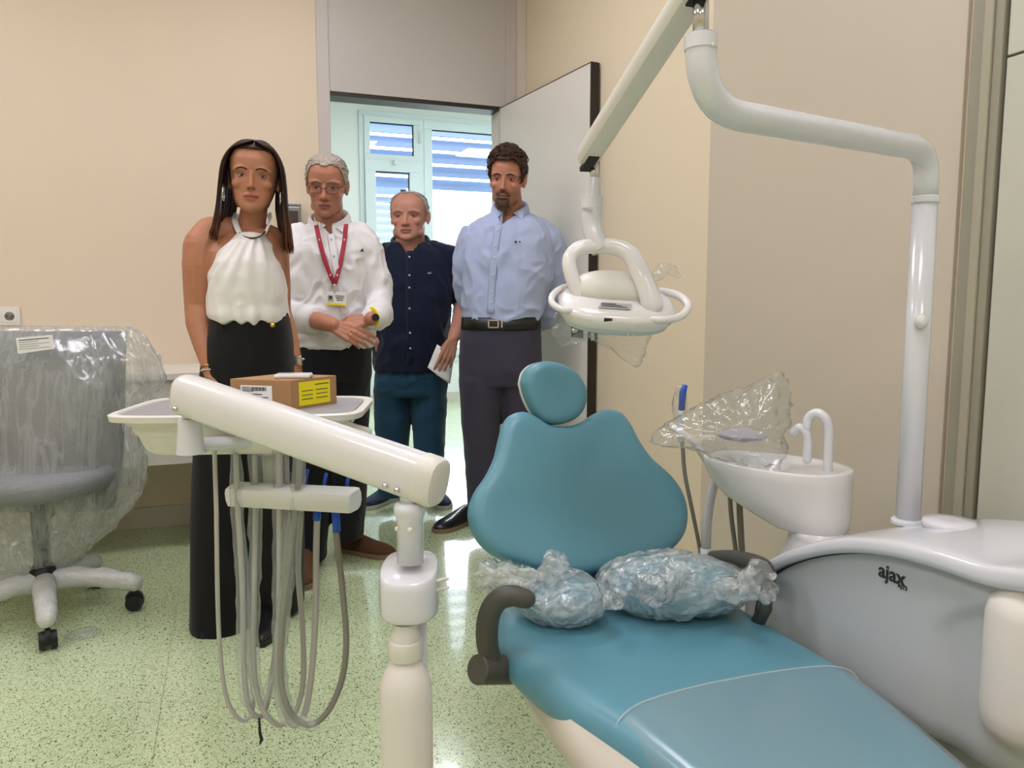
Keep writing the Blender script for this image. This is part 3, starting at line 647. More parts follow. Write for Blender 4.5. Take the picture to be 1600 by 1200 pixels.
sptube([(1261, 718, 1.676), (1262, 690, 1.676), (1259, 675, 1.676), (1249, 668, 1.687), (1240, 676, 1.699)], 0.0096, 'cup_filler_spout')
nk = MB(); p0 = W(1252, 832, 1.62); R = []
for z, ra, dy in ((ZS-.13, .07, 0), (ZS-.145, .066, 0), (ZS-.165, .07, .0), (ZS-.19, .082, .0), (ZS-.23, .1, .0), (ZS-.27, .11, 0)):
    R.append([(p0[0]+.05+ra*.75*cos(a), p0[1]+.01+ra*1.05*sin(a), z) for a in np.linspace(0, 2*pi, 32, endpoint=False)])
nk.rings(R); uobj('spittoon_neck', nk, m_white)
# suction holder at the far end
hs = MB().tube([W(1103, 862, 1.904), W(1104, 820, 1.904), W(1110, 780, 1.893), W(1120, 740, 1.859)], [.0125, .0125, .0115, .0105], 16); uobj('holder_column', hs, m_whiteb)
uobj('column_collar', MB().tube([W(1103, 885, 1.904), W(1103, 856, 1.904)], .0145, 16).tube([W(1103, 880, 1.904), (1.2, 1.42, .42)], .013, 12), m_whiteb)
uobj('holder_bar', MB().tube([W(1120, 745, 1.859), W(1085, 690, 1.882), W(1046, 664, 1.904)], .012, 12, flat=.8), m_offw)
hp = uobj('suction_handpiece', MB().tube([W(1064, 690, 1.904), W(1064, 655, 1.904), W(1066, 625, 1.904)], [.008, .008, .007], 12), m_whiteb)
obj('blue_tip', shift(MB().tube([W(1065, 640, 1.904), W(1067, 612, 1.898), W(1071, 602, 1.893)], [.0085, .009, .006], 12), UO), m_blue, hp)
obj('film_sleeve', shift(crumple(MB().ell(W(1062, 632, 1.898), (.016, .014, .05), nu=30, nv=20), .006, 90, 4), UO), m_film, hp)
for i, path in enumerate(([(1066, 690, 1.904), (1070, 740, 1.904), (1080, 790, 1.904), (1092, 850, 1.915), (1100, 900, 1.926)], [(1140, 770, 1.837), (1143, 810, 1.859), (1150, 865, 1.882), (1156, 930, 1.882)], [(1155, 778, 1.837), (1157, 820, 1.859), (1160, 870, 1.870), (1166, 940, 1.870)])):
    uobj('suction_hose', MB().tube(catmull([W(*p) for p in path], 6), (.0052, .0058, .0078)[i], 12), m_hosed)
# clear bag thrown over the bowl
bg_ = MB(); c0 = W(1145, 672, 1.737)
NU, NV = 130, 60; outl = [(1020, 692), (1034, 672), (1075, 650), (1120, 630), (1175, 607), (1210, 587), (1224, 605), (1228, 640), (1222, 680), (1214, 723), (1192, 731), (1160, 721), (1110, 706), (1060, 698)]
O = catmull([W(x, y, 1.737) for x, y in outl]+[W(*outl[0], 1.737)], 9)[:-1]; R = []
for s, dd in ((.03, -.082), (.3, -.08), (.55, -.07), (.75, -.055), (.9, -.032), (.98, -.014), (1, 0), (.98, .014), (.9, .032), (.75, .05), (.5, .065), (.2, .07), (.03, .07)):
    R.append([c0+(p-c0)*s+FV*dd for p in O])
bg_.rings(R); me = bg_.mesh(); bm = bmesh.new(); bm.from_mesh(me); bmesh.ops.subdivide_edges(bm, edges=bm.edges[:], cuts=1, use_grid_fill=True)
Q = np.array([v.co[:] for v in bm.verts]); dd = .012*fold(Q, (22, 22, 30), 5)+.006*fold(Q, (55, 55, 70), 6)
rd = Q-c0; rd /= np.linalg.norm(rd, axis=1)[:, None]+1e-9; Q = Q+rd*dd[:, None]
for v, q in zip(bm.verts, Q): v.co = q
bm.to_mesh(me); bm.free(); norm_fix(me)
tag(obj('plastic_bag', me, film('clear_bag_film', .09, .6, .09, bump=(40, .5))), 'crumpled clear plastic bag draped over the spittoon bowl', 'plastic bag')
crt = W(1180, 712, 1.703)
tag(obj('bagged_insert', crumple(MB().ell(W(1160, 680, 1.725), (.05, .034, .012), rotz(-.6), 40, 24), .005, 40, 8), mat('lavender_grey_plastic', (176, 172, 182), .4)), 'folded lavender-grey plastic item inside the clear bag on the spittoon', 'packed part')
tag(obj('cardboard_carton', MB().box((1.425, .98, 0), (1.55, 1.14, .2)), m_kraft, smooth=False, bevel=.002), 'plain brown carton on the floor under the console', 'carton')

# ------------------------------------------------------------------ operating light
PX, PY = 1.25, pb[1]
pb[2] = ztop(PY)+.0500
ol = thing('operating_light', 'white overhead dental lamp with handles on a jointed white pole', 'dental lamp', (PX, PY, pb[2]-.01))
OL = np.array([PX, PY, pb[2]-.01])
def lobj(name, mb, m, parent=None, **k): return obj(name, shift(mb, OL), m, parent if parent is not None else ol, **k)
pt = W(1443, 232, 1.475); jt = W(1095, 60, 1.15); jl = W(1095, 168, 1.15)
ptop = np.array([PX, PY, pt[2]]); pole_z = W(1443, 312, 1.475)[2]
lobj('pole', MB().tube([(PX, PY, pb[2]-.01), (PX+.004, PY+.006, pole_z)], .0225, 28), m_whiteb)
lobj('pole_collar', MB().lathe((PX, PY, pb[2]-.006), [(.031, 0), (.031, .006), (.026, .01)]), m_whiteb, auto=40)
lobj('pole_collar', MB().lathe((PX+.004, PY+.006, pole_z-.006), [(.0235, 0), (.0255, .002), (.0255, .012), (.0235, .014)]), m_whiteb, auto=40)
bd = W(1441, 502, 1.455); lobj('pole_button', MB().ell((bd[0]-.002, bd[1], bd[2]), (.012, .012, .014)), m_white)
el = np.array([PX+.005, PY+.007, pole_z]); c1 = np.array([PX+.005, PY+.007, pt[2]]); dirh = np.array([jl[0], jl[1], jl[2]])-c1; dirh /= np.linalg.norm(dirh)
P = [el]; rb = .06
for t in np.linspace(0, 1, 9): q = c1+(el-c1)/np.linalg.norm(el-c1)*rb*(1-t)**2+dirh*rb*t**2; P.append(q)
c2 = np.array([jl[0], jl[1], jl[2]-.002]); rb = .085; upv = jt-c2; upv /= np.linalg.norm(upv)
for t in np.linspace(0, 1, 10): P.append(c2-dirh*rb*(1-t)**2+upv*rb*t**2)
P.append(jt-upv*.012)
lobj('fixed_arm', MB().tube(P, .0222, 26), m_whiteb)
lobj('joint_collar', MB().tube([jt-upv*.016, jt+upv*.003, jt+upv*.007], [.0236, .0236, .018], 26), m_whiteb, auto=40)
lobj('joint_screw', MB().ell(W(1113, 71, 1.132), .004), m_offw)
sa, sb = W(1103, -8, 1.13), W(919, 254, 1.55)
lobj('joint_pin', MB().tube([jt, jt+upv*.06], .0115, 20), m_chrome)
def beam(a, b, wid, hts, zoff=0):   # rounded hollow-section beam with chamfered underside
    t = (b-a)/np.linalg.norm(b-a); sd_ = np.cross(t, [0, 0, 1]); sd_ /= np.linalg.norm(sd_); u = np.cross(sd_, t); R = []
    for k, s in ((-.03, .55), (-.022, .82), (-.008, .97), (0.01, 1), (.5, 1), (.98, 1), (1.0, .97), (1.02, .82), (1.03, .55)):
        L = np.linalg.norm(b-a); p = a+t*(L*k if 0 <= k <= 1 else (k*L if k < 0 else L+(k-1)*L)); R.append([p+sd_*wid*s*x+u*hts*s*y for x, y in ((-1, -.25), (-1, .45), (-.85, .75), (-.5, .95), (0, 1), (.5, .95), (.85, .75), (1, .45), (1, -.25), (.82, -.6), (.5, -.72), (-.5, -.72), (-.82, -.6))])
    return MB().rings(R), t, sd_, u
bmb, bt, bsd, bu = beam(sa+np.array([0, 0, .03]), sb+np.array([0, 0, .012]), .0225, .023); lobj('spring_arm', bmb, m_offw, auto=30)
lobj('arm_slot', MB().obox(sb-bu*.004+bt*-.005, .026, .011, .004, np.stack([bt, bsd, bu], 1)), m_black, smooth=False)
lobj('arm_slot', MB().obox(sa+np.array([0, 0, .03])-bu*.0165+bt*.015, .03, .0125, .003, np.stack([bt, bsd, bu], 1)), m_black, smooth=False)
LD = 1.56
lobj('lower_pin', MB().tube([W(928, 256, LD), W(929, 284, LD)], .0095, 18), m_chrome)
lobj('neck', MB().tube([W(929, 278, LD), W(928, 284, LD), W(926, 308, LD)], [.0125, .0135, .0165], 24).tube([W(926, 308, LD), W(926, 326, LD)], .0215, 28), m_whiteb, auto=40)
lobj('swivel', MB().tube(catmull([W(926, 322, LD), W(925, 350, LD), W(930, 370, LD-.005), W(940, 392, LD-.01)], 6), .0205, 26), m_whiteb)
lobj('rating_label', MB().add([W(911, 324, LD-.024), W(926, 327, LD-.027), W(926, 332, LD-.027), W(911, 329, LD-.024)], [(0, 1, 2, 3)]), m_lbl, smooth=False, solid=.0006)
# yoke: swept flat band
yk = catmull([W(*p) for p in ((905, 462, LD-.03), (893, 430, LD-.03), (890, 405, LD-.025), (903, 389, LD-.02), (930, 384, LD-.015), (962, 386, LD-.02), (985, 398, LD-.03), (1000, 425, LD-.045), (1012, 455, LD-.055), (1019, 476, LD-.06))], 5)
n_ = len(yk); lobj('yoke', MB().tube(yk, [.0145+.010*max(0, (i/n_-.3)) for i in range(n_)], 16, flat=.75, up=FV, dome=True), m_white)
# lamp head (tilted lens-shaped shell)
hc_ = W(963, 476, LD-.02)
tz = np.array([.0, 0, 1.0]); e_r = RV; e_f = FV; til = radians(27); e_f2 = e_f*cos(til)+tz*sin(til); e_u = np.cross(e_r, e_f2); e_u = e_u if e_u[2] > 0 else -e_u
rl_ = radians(4); e_r2 = e_r*cos(rl_)-e_u*sin(rl_); e_u2 = e_u*cos(rl_)+e_r*sin(rl_); HM = np.stack([e_r2, e_f2, e_u2], 1)
def hring(a, b, z, ex=2.6, oy=0): return [hc_+HM@np.array([a*math.copysign(abs(cos(t))**(2/ex), cos(t)), oy+b*math.copysign(abs(sin(t))**(2/ex), sin(t)), z]) for t in np.linspace(0, 2*pi, 56, endpoint=False)]
lobj('lamp_head', MB().rings([hring(.085, .055, -.03), hring(.105, .068, -.028), hring(.114, .076, -.016), hring(.117, .079, 0), hring(.115, .077, .006), hring(.108, .071, .012), hring(.095, .06, .018), hring(.05, .03, .02)]), m_white)
lobj('lamp_hood', MB().rings([hring(.088, .042, .01, 3, .02), hring(.085, .04, .03, 3, .021), hring(.075, .034, .044, 2.8, .022), hring(.055, .024, .052, 2.5, .024), hring(.02, .01, .055, 2.2, .025)]), m_offw)
lobj('lamp_lens', MB().rings([hring(.1, .064, -.034), hring(.106, .07, -.03), hring(.11, .073, -.02)]), mat('lamp_lens_glass', (186, 204, 208), .12, coat=.6))
for k in range(12):
    t = radians(-80+k*6); q = hc_+HM@np.array([.108*cos(t), .072*sin(t), -.024]); lobj('vent_rib', MB().caps(q+HM@np.array([0, 0, -.006]), q+HM@np.array([0, 0, .006]), .0014, .0014, 6), m_offw)
def hl(pts, r=.0075): lobj('handle', MB().tube(catmull([hc_+HM@np.array(p) for p in pts], 6), r, 14, dome=True), m_white)
hl([(-.088, -.045, .004), (-.112, -.052, .008), (-.131, -.034, .012), (-.128, .0, .014), (-.105, .038, .012), (-.07, .06, .01)], .0065)
hl([(.05, -.062, .004), (.085, -.066, .008), (.118, -.055, .012), (.138, -.018, .016), (.13, .022, .016), (.10, .05, .012), (.072, .052, .01)], .0078)
lobj('label_plate', MB().add([hc_+HM@np.array(p) for p in ((-.045, -.058, .0205), (.018, -.058, .0205), (.022, -.038, .0222), (-.035, -.038, .0222))], [(0, 1, 2, 3)]), m_lbl, smooth=False, solid=.001)
for k in range(3):
    y = -.054+.005*k; lobj('print_line', MB().add([hc_+HM@np.array(p) for p in ((-.038, y, .0222+.0004*k), (.012-.01*k, y, .0222+.0004*k), (.012-.01*k, y+.002, .0224+.0004*k), (-.038, y+.002, .0224+.0004*k))], [(0, 1, 2, 3)]), m_ink, smooth=False)
lobj('switch', MB().obox(hc_+HM@np.array([-.025, -.0745, .004]), .008, .003, .004, HM), m_ink, smooth=False, bevel=.001)
def scrap(name, pts, label, seed, parent=None, thick=.006):
    c = np.mean([W(*p) for p in pts], 0); O = catmull([W(*p) for p in pts]+[W(*pts[0])], 8)[:-1]; mb = MB()
    mb.rings([[c+(p-c)*s+FV*d for p in O] for s, d in ((.05, -thick*3), (.3, -thick*2.5), (.55, -thick*2), (.8, -thick), (1, 0), (.85, thick), (.55, thick*2), (.25, thick*2.5), (.05, thick*3))])
    me = mb.mesh(); bm = bmesh.new(); bm.from_mesh(me); bmesh.ops.subdivide_edges(bm, edges=bm.edges[:], cuts=1, use_grid_fill=True)
    Q = np.array([v.co[:] for v in bm.verts]); Q = Q+FV*(.010*fold(Q, (45,)*3, seed)+.006*fold(Q, (100,)*3, seed+1))[:, None]+np.array([0, 0, 1])*(.004*vnoise(Q*70))[:, None]
    for v, q in zip(bm.verts, Q): v.co = q
    bm.to_mesh(me); bm.free(); norm_fix(me); me.transform(Matrix.Translation(-Vector(OL))); return obj(name, me, m_film, ol)
scrap('film_wrap', [(868, 490, LD-.02), (885, 484, LD-.03), (905, 505, LD-.03), (930, 512, LD-.03), (975, 520, LD-.03), (1018, 512, LD-.03), (1012, 545, LD-.02), (996, 577, LD-.02), (965, 552, LD-.02), (935, 538, LD-.02), (905, 520, LD-.02), (878, 543, LD-.02), (862, 520, LD-.02)], '', 3)
scrap('film_wrap', [(1012, 432, LD), (1030, 415, LD+.01), (1050, 412, LD+.01), (1064, 424, LD+.01), (1062, 434, LD+.01), (1045, 430, LD+.01), (1030, 440, LD)], '', 7, thick=.004)

# ------------------------------------------------------------------ instrument arm + tray
post = W(640, 800, 1.14); TO = np.array([post[0], post[1], 0])
tr = thing('instrument_delivery_arm', 'white swivelling instrument arm with tray, bottle and hanging hoses', 'dental unit', TO)
def tobj(name, mb, m, parent=None, **k): return obj(name, shift(mb, TO), m, parent if parent is not None else tr, **k)
aL, aR = W(281, 613, 1.36), W(676, 752, 1.13)
t_ = (aR-aL)/np.linalg.norm(aR-aL); sd_ = np.cross(t_, [0, 0, 1]); sd_ /= np.linalg.norm(sd_); u_ = np.cross(sd_, t_); R = []; LL = np.linalg.norm(aR-aL)
for k, s in ((0, .55), (.006, .82), (.02, .97), (.035, 1), (.5, 1.0), (.955, 1), (.962, 1)):
    R.append([aL+t_*LL*k+sd_*.03*s*math.copysign(abs(cos(a))**.72, cos(a))+u_*.037*s*math.copysign(abs(sin(a))**.72, sin(a)) for a in np.linspace(0, 2*pi, 36, endpoint=False)])
abody = tobj('arm_beam', MB().rings(R), m_white, auto=40); R = []
for k, s in ((.963, 1.015), (1.0, 1.015), (1.012, 1.0), (1.022, .93), (1.026, .75), (1.027, .3)):
    R.append([aL+t_*LL*k+sd_*.0305*s*math.copysign(abs(cos(a))**.72, cos(a))+u_*.0375*s*math.copysign(abs(sin(a))**.72, sin(a)) for a in np.linspace(0, 2*pi, 36, endpoint=False)])
tobj('arm_end_cap', MB().rings(R), m_offw, auto=40)
def face_pt(k, h): return aL+t_*LL*k+u_*h-np.sign(np.dot(sd_, FV))*sd_*.0305
for k, h in ((.05, -.02), (.885, -.02), (.925, -.02)): tobj('bolt', MB().ell(face_pt(k, h), .0052), m_chrome, abody)
pp = np.array([post[0], post[1], 0]); zt = W(640, 783, 1.14)[2]
tobj('post_pin', MB().tube([(pp[0], pp[1], zt-.02), (pp[0], pp[1], zt+.05)], .016, 20), m_chrome)
tobj('post', MB().lathe((pp[0], pp[1], W(640, 858, 1.14)[2]-.02), [(.0205, 0), (.0205, .07), (.0225, .074), (.0245, .08), (.0245, .086), (.022, .092), (.017, .094)]), m_whiteb)
tobj('post_button', MB().ell(W(641, 828, 1.117), .0042).ell(W(620, 826, 1.125), .0035), m_offw)
# bottle carrier: D-shaped block with sloping lid
zc0, zc1 = W(637, 968, 1.12)[2], W(637, 905, 1.12)[2]; zc2 = W(640, 852, 1.17)[2]; R = []
def dring(s, zfun):
    r = []
    for a in np.linspace(0, 2*pi, 44, endpoint=False):
        x = .045*s*math.copysign(abs(cos(a))**.8, cos(a)); y = .06*s*math.copysign(abs(sin(a))**.8, sin(a))+.012
        p = pp+RV*(x-.003)+FV*y; r.append((p[0], p[1], zfun(y)))
    return r
slope = lambda y: zc1+(zc2-zc1)*min(1, max(0, (y+.05)/.1))*.45
tobj('bottle_carrier', MB().rings([dring(.9, lambda y: zc0), dring(.97, lambda y: zc0+.003), dring(1, lambda y: zc0+.01), dring(1, lambda y: slope(y)-.012), dring(.975, lambda y: slope(y)-.003), dring(.92, slope), dring(.4, lambda y: slope(y)+.001)]), m_whiteb)
for dz in (0, -.014): tobj('hose_nipple', MB().caps(W(683, 908, 1.13)+(0, 0, dz), W(699, 904, 1.12)+(0, 0, dz), .0032, .0026, 10), m_offw)
bc_ = W(635, 1100, 1.12); bz = lambda y: W(635, y, 1.12)[2]
tobj('bottle_cap', MB().lathe((bc_[0], bc_[1], 0), [(.019, bz(972)), (.019, bz(984)), (.0225, bz(990)), (.0225, bz(998)), (.0258, bz(999)), (.0262, bz(1002)), (.0262, bz(1024)), (.025, bz(1027)), (.02, bz(1028))][::-1]), m_offw, auto=40)
tobj('water_bottle', MB().lathe((bc_[0], bc_[1], 0), [(.012, bz(1340)), (.034, bz(1338)), (.0395, bz(1328)), (.04, bz(1310)), (.04, bz(1085)), (.0385, bz(1068)), (.034, bz(1052)), (.027, bz(1039)), (.0215, bz(1030)), (.02, bz(1022))]), m_bottle)
q = pp+FV*.055+RV*.004; tobj('support_column', MB().tube([(q[0], q[1], zc0+.01), (q[0], q[1], .21), (q[0]+.05, q[1]+.02, .17), (.60, 1.2, .14)], .014, 14), m_whiteb)
# tray
tc_ = W(391, 633, 1.56); TYaw = -YAW+radians(4); ex = np.array([cos(TYaw), sin(TYaw), 0]); ey = np.array([-sin(TYaw), cos(TYaw), 0]); rimz = tc_[2]
def trp(x, y, z): return np.array([tc_[0], tc_[1], 0])+ex*x+ey*y+np.array([0, 0, rimz+z])
def tring(hx_, hy_, z, e=7): return [trp(hx_*math.copysign(abs(cos(a))**(2/e), cos(a)), hy_*math.copysign(abs(sin(a))**(2/e), sin(a)), z) for a in np.linspace(0, 2*pi, 48, endpoint=False)]
ty = tobj('tray', MB().rings([tring(.16, .075, -.085), tring(.175, .09, -.084), tring(.186, .1, -.074), tring(.197, .108, -.046), tring(.202, .112, -.044), tring(.206, .116, -.026), tring(.214, .123, -.024), tring(.216, .126, -.014), tring(.238, .146, -.013), tring(.240, .148, -.002), tring(.236, .145, .0), tring(.226, .136, .0), tring(.222, .132, -.006), tring(.1, .06, -.0065)]), m_offw, auto=35)
obj('tray_mat', shift(MB().rings([tring(.221, .131, -.0062), tring(.2205, .1305, -.002), tring(.1, .06, -.002)]), TO), m_grey, ty, auto=30)
tobj('tray_side_wing', MB().add([trp(*p) for p in ((.12, -.10, -.02), (.215, -.09, -.02), (.25, -.06, -.045), (.25, -.03, -.045), (.12, .02, -.02), (.12, -.10, -.05), (.215, -.09, -.04), (.25, -.06, -.06), (.25, -.03, -.06), (.12, .02, -.06))], [(0, 1, 2, 3, 4), (9, 8, 7, 6, 5), (0, 5, 6, 1), (1, 6, 7, 2), (2, 7, 8, 3), (3, 8, 9, 4), (4, 9, 5, 0)]), m_offw, smooth=False, bevel=.006)
# pivot under the left end of the arm, bracket to tray
pv = W(297, 680, 1.37); zz = lambda y: W(297, y, 1.37)[2]
tobj('pivot_pin', MB().tube([(pv[0], pv[1], zz(662)), (pv[0], pv[1], zz(630))], .0125, 18), m_chrome)
tobj('pivot_block', MB().lathe((pv[0], pv[1], 0), [(.0255, zz(708)), (.0245, zz(700)), (.0205, zz(668)), (.0205, zz(658)), (.0185, zz(654))]), m_whiteb, auto=40)
b0 = np.array([pv[0], pv[1], (zz(700)+zz(690))/2]); b1 = W(375, 690, 1.46); b2 = W(430, 690, 1.52)
tobj('tray_bracket', MB().tube([b0, b1, b2], [.019, .019, .024], 16, flat=.7, up=(0, 0, 1)).obox(W(440, 692, 1.53), .05, .03, .02, np.stack([ex, ey, [0, 0, 1]], 1)), m_whiteb, auto=40)
# hanger column + instrument holder
tobj('holder_column', MB().tube([W(422, 690, 1.53), W(424, 770, 1.52)], [.024, .021], 18, flat=.7), mat('pale_green_plastic', (205, 212, 200), .35))
hA, hB = W(364, 772, 1.50), W(553, 782, 1.42); ht = (hB-hA)/np.linalg.norm(hB-hA); hs_ = np.cross(ht, [0, 0, 1]); hs_ /= np.linalg.norm(hs_); hu = np.cross(hs_, ht); R = []
for k, s in ((0, .85), (.01, 1), (.97, 1), (1.0, .97), (1.012, .85)):
    R.append([hA+(hB-hA)*k+hs_*.028*x*s+hu*.0215*y*s for x, y in ((-1, -.2), (-1, .55), (-.8, .95), (-.3, 1), (.4, .95), (.9, .75), (1, .4), (.95, -.3), (.75, -.9), (.5, -1), (-.4, -1), (-.8, -.75))])
hb_ = tobj('instrument_holder', MB().rings(R), mat('pale_white_plastic', (218, 219, 214), .3), auto=35)
for px, py, d in ((447, 746, 1.50), (476, 742, 1.49), (505, 748, 1.48), (541, 746, 1.465)):
    obj('blue_tip', shift(MB().tube([W(px, py+22, d), W(px+3, py, d), W(px+5, py-8, d)], [.0055, .006, .006], 10, flat=.5), TO), m_blue, hb_)
    obj('instrument', shift(MB().tube([W(px-2, py+40, d), W(px, py+18, d)], .006, 10), TO), m_whiteb, hb_)
# hoses
def hose(path, r, m, sleeve=False, band=None):
    P = catmull([W(*p) for p in path], 7); h = tobj('hose', MB().tube(P, r, 10), m)
    if sleeve:
        a, b = sleeve; Q = P[int(a*len(P)):int(b*len(P))]; mb = MB().tube(Q, r+.0052, 16, caps=False); V_ = np.array(mb.v); cen = np.repeat(np.array(Q), 16, 0); rd = V_-cen; rd /= np.linalg.norm(rd, axis=1)[:, None]
        V_ = V_+rd*(.0035*fold(V_, (60, 60, 28), r*1000)+.0016*vnoise(V_*190))[:, None]; mb.v = [tuple(p) for p in V_]; obj('film_sleeve', shift(mb, TO), m_hosefilm, h)
    if band: obj('blue_tape', shift(MB().tube([W(*p) for p in band], r+.0016, 12), TO), m_blue, h)
hose([(335, 700, 1.44), (338, 800, 1.44), (340, 930, 1.44), (344, 1020, 1.44), (354, 1090, 1.44), (374, 1124, 1.45), (392, 1118, 1.47), (396, 1090, 1.5)], .0044, m_hose)
hose([(368, 700, 1.47), (372, 800, 1.47), (379, 920, 1.47), (381, 1040, 1.47), (388, 1100, 1.47), (402, 1120, 1.48), (414, 1110, 1.5), (424, 1060, 1.52), (436, 960, 1.53), (442, 860, 1.53), (444, 800, 1.5)], .0056, m_hose, (0, .42))
hose([(398, 700, 1.49), (399, 800, 1.49), (397, 920, 1.48), (396, 1030, 1.48), (404, 1090, 1.48), (420, 1122, 1.48), (440, 1132, 1.49), (462, 1112, 1.51), (474, 1060, 1.52), (472, 970, 1.52), (466, 890, 1.51), (470, 800, 1.49)], .0058, m_hose, (0, .4))
hose([(436, 700, 1.47), (437, 800, 1.46), (437, 930, 1.46), (435, 1040, 1.46), (442, 1100, 1.46), (456, 1132, 1.47), (474, 1120, 1.48), (486, 1060, 1.49), (493, 960, 1.49), (494, 860, 1.48), (496, 795, 1.475)], .0064, m_hose, (0, .5), [(495, 812, 1.4765), (496, 797, 1.475)])
hose([(470, 700, 1.45), (464, 780, 1.44), (452, 880, 1.44), (440, 990, 1.44), (440, 1070, 1.44), (456, 1116, 1.44), (484, 1132, 1.44), (512, 1112, 1.45), (534, 1062, 1.455), (541, 1000, 1.46), (534, 910, 1.46), (526, 840, 1.46), (524, 792, 1.455)], .0062, m_hosed, (.02, .55), [(526, 830, 1.46), (524, 795, 1.455)])
hose([(448, 705, 1.50), (450, 800, 1.48), (448, 900, 1.48), (440, 1010, 1.48), (424, 1070, 1.48), (414, 1100, 1.48), (412, 1118, 1.48)], .0045, m_hose, (.2, .75))
tobj('cable_tie_tail', MB().tube([W(405, 1122, 1.47), W(406, 1145, 1.47), W(409, 1156, 1.47), W(406, 1163, 1.47)], [.002, .003, .0035, .002], 8), m_black)
# carton on the tray
cb = W(455, 637, 1.50); cz = rimz-.0025
ba = -YAW+radians(33); bx = np.array([cos(ba), sin(ba), 0]); by = np.array([-sin(ba), cos(ba), 0])       # near vertical edge at cb; faces run along -bx' and by
fx, fy = -np.array([cos(-YAW-radians(14)), sin(-YAW-radians(14)), 0]), np.array([cos(-YAW+radians(58)), sin(-YAW+radians(58)), 0])
bw, bd_, bh = .135, .125, W(455, 590, 1.50)[2]-W(455, 637, 1.50)[2]
bo_ = np.array([cb[0], cb[1], cz]); bxo = thing('cardboard_box', 'small brown cardboard box with white barcode and yellow labels on the tray', 'box', bo_)
def bq(a, b, z): return fx*a+fy*b+np.array([0, 0, z])
obj('carton', MB().add([bq(0, 0, 0), bq(bw, 0, 0), bq(bw, bd_, 0), bq(0, bd_, 0), bq(0, 0, bh), bq(bw, 0, bh), bq(bw, bd_, bh), bq(0, bd_, bh)], [(0, 3, 2, 1), (4, 5, 6, 7), (0, 1, 5, 4), (1, 2, 6, 5), (2, 3, 7, 6), (3, 0, 4, 7)]), m_kraft, bxo, smooth=False, bevel=.0015)
e1_ = .0006
def lab(name, m, face, u0, u1, v0, v1, off, par):
    f = (lambda u, v: bq(bw*u, -off, bh*v)) if face == 0 else (lambda u, v: bq(-off, bd_*u, bh*v))
    return obj(name, MB().add([f(u0, v0), f(u1, v0), f(u1, v1), f(u0, v1)], [(0, 1, 2, 3)]), m, par, smooth=False, solid=.0004)
wl = lab('white_label', m_paper, 0, .82, .30, .32, .8, .0008, bxo)
for k in range(14): u = .64-.018*k; lab('barcode_bar', m_ink, 0, u, u-(.012 if k % 3 else .007), .62, .75, .0014, wl)
for k in range(3): lab('print_line', m_ink, 0, .79, .66-.03*k, .72-.06*k, .745-.06*k, .0014, wl)
for k in range(2): lab('print_line', m_ink, 0, .76, .36+.1*k, .39+.1*k, .42+.1*k, .0014, wl)
yl = lab('yellow_label', m_yellow, 1, .16, .84, .1, .9, .0008, bxo)
for k in range(6): lab('print_line', m_ink, 1, .22 if k < 3 else .52, .45 if k < 3 else .78, .3+.14*(k % 3), .325+.14*(k % 3), .0014, yl)
lab('print_line', m_ink, 1, .5, .8, .76, .79, .0014, yl)
ph = tag(obj('remote_control', MB().obox(bo_+bq(bw*.28, bd_*.42, bh+.0045), .036, .02, .0045, np.stack([ex, ey, [0, 0, 1]], 1)), m_white, smooth=False, bevel=.004), 'slim white handset lying on top of the cardboard box', 'handset')
# ================================================================== PEOPLE
m_skin = attr_mat('skin')
HEAD = [(-.120, .016, -.078, -.050), (-.113, .030, -.090, -.038), (-.100, .043, -.0945, -.020), (-.080, .0535, -.0935, .010), (-.055, .0605, -.0925, .045), (-.028, .0665, -.0905, .074), (0, .0715, -.087, .090), (.028, .0750, -.0905, .098), (.055, .0745, -.087, .097), (.078, .068, -.076, .088), (.097, .054, -.058, .070), (.109, .036, -.036, .048), (.115, .014, -.010, .020)]
HZ = np.array([h[0] for h in HEAD])
def hpt(az, z, off=0.0):
    """point of the bare head; az 0 = nose side (-y), +90 = +x"""
    w, f, b = (np.interp(z, HZ, [h[i] for h in HEAD]) for i in (1, 2, 3)); cy, ry = (f+b)/2, (b-f)/2; e = 2/2.25
    s, c = sin(az), -cos(az)
    p = np.array([w*math.copysign(abs(s)**e, s), cy+ry*math.copysign(abs(c)**e, c), z])
    if off:
        n = p-np.array([0, .005, .01]); n /= np.linalg.norm(n); p = p+n*off
    return p
def Rot(yaw=0, pitch=0, roll=0):   # yaw>0 turns the face to +x, pitch>0 looks down, roll>0 leans the crown to +x
    y, p, r = radians(yaw), radians(pitch), radians(roll)
    Rz = np.array([[cos(y), -sin(y), 0], [sin(y), cos(y), 0], [0, 0, 1]])
    Rx = np.array([[1, 0, 0], [0, cos(p), -sin(p)], [0, sin(p), cos(p)]])
    Ry = np.array([[cos(r), 0, sin(r)], [0, 1, 0], [-sin(r), 0, cos(r)]])
    return Rz@Ry@Rx
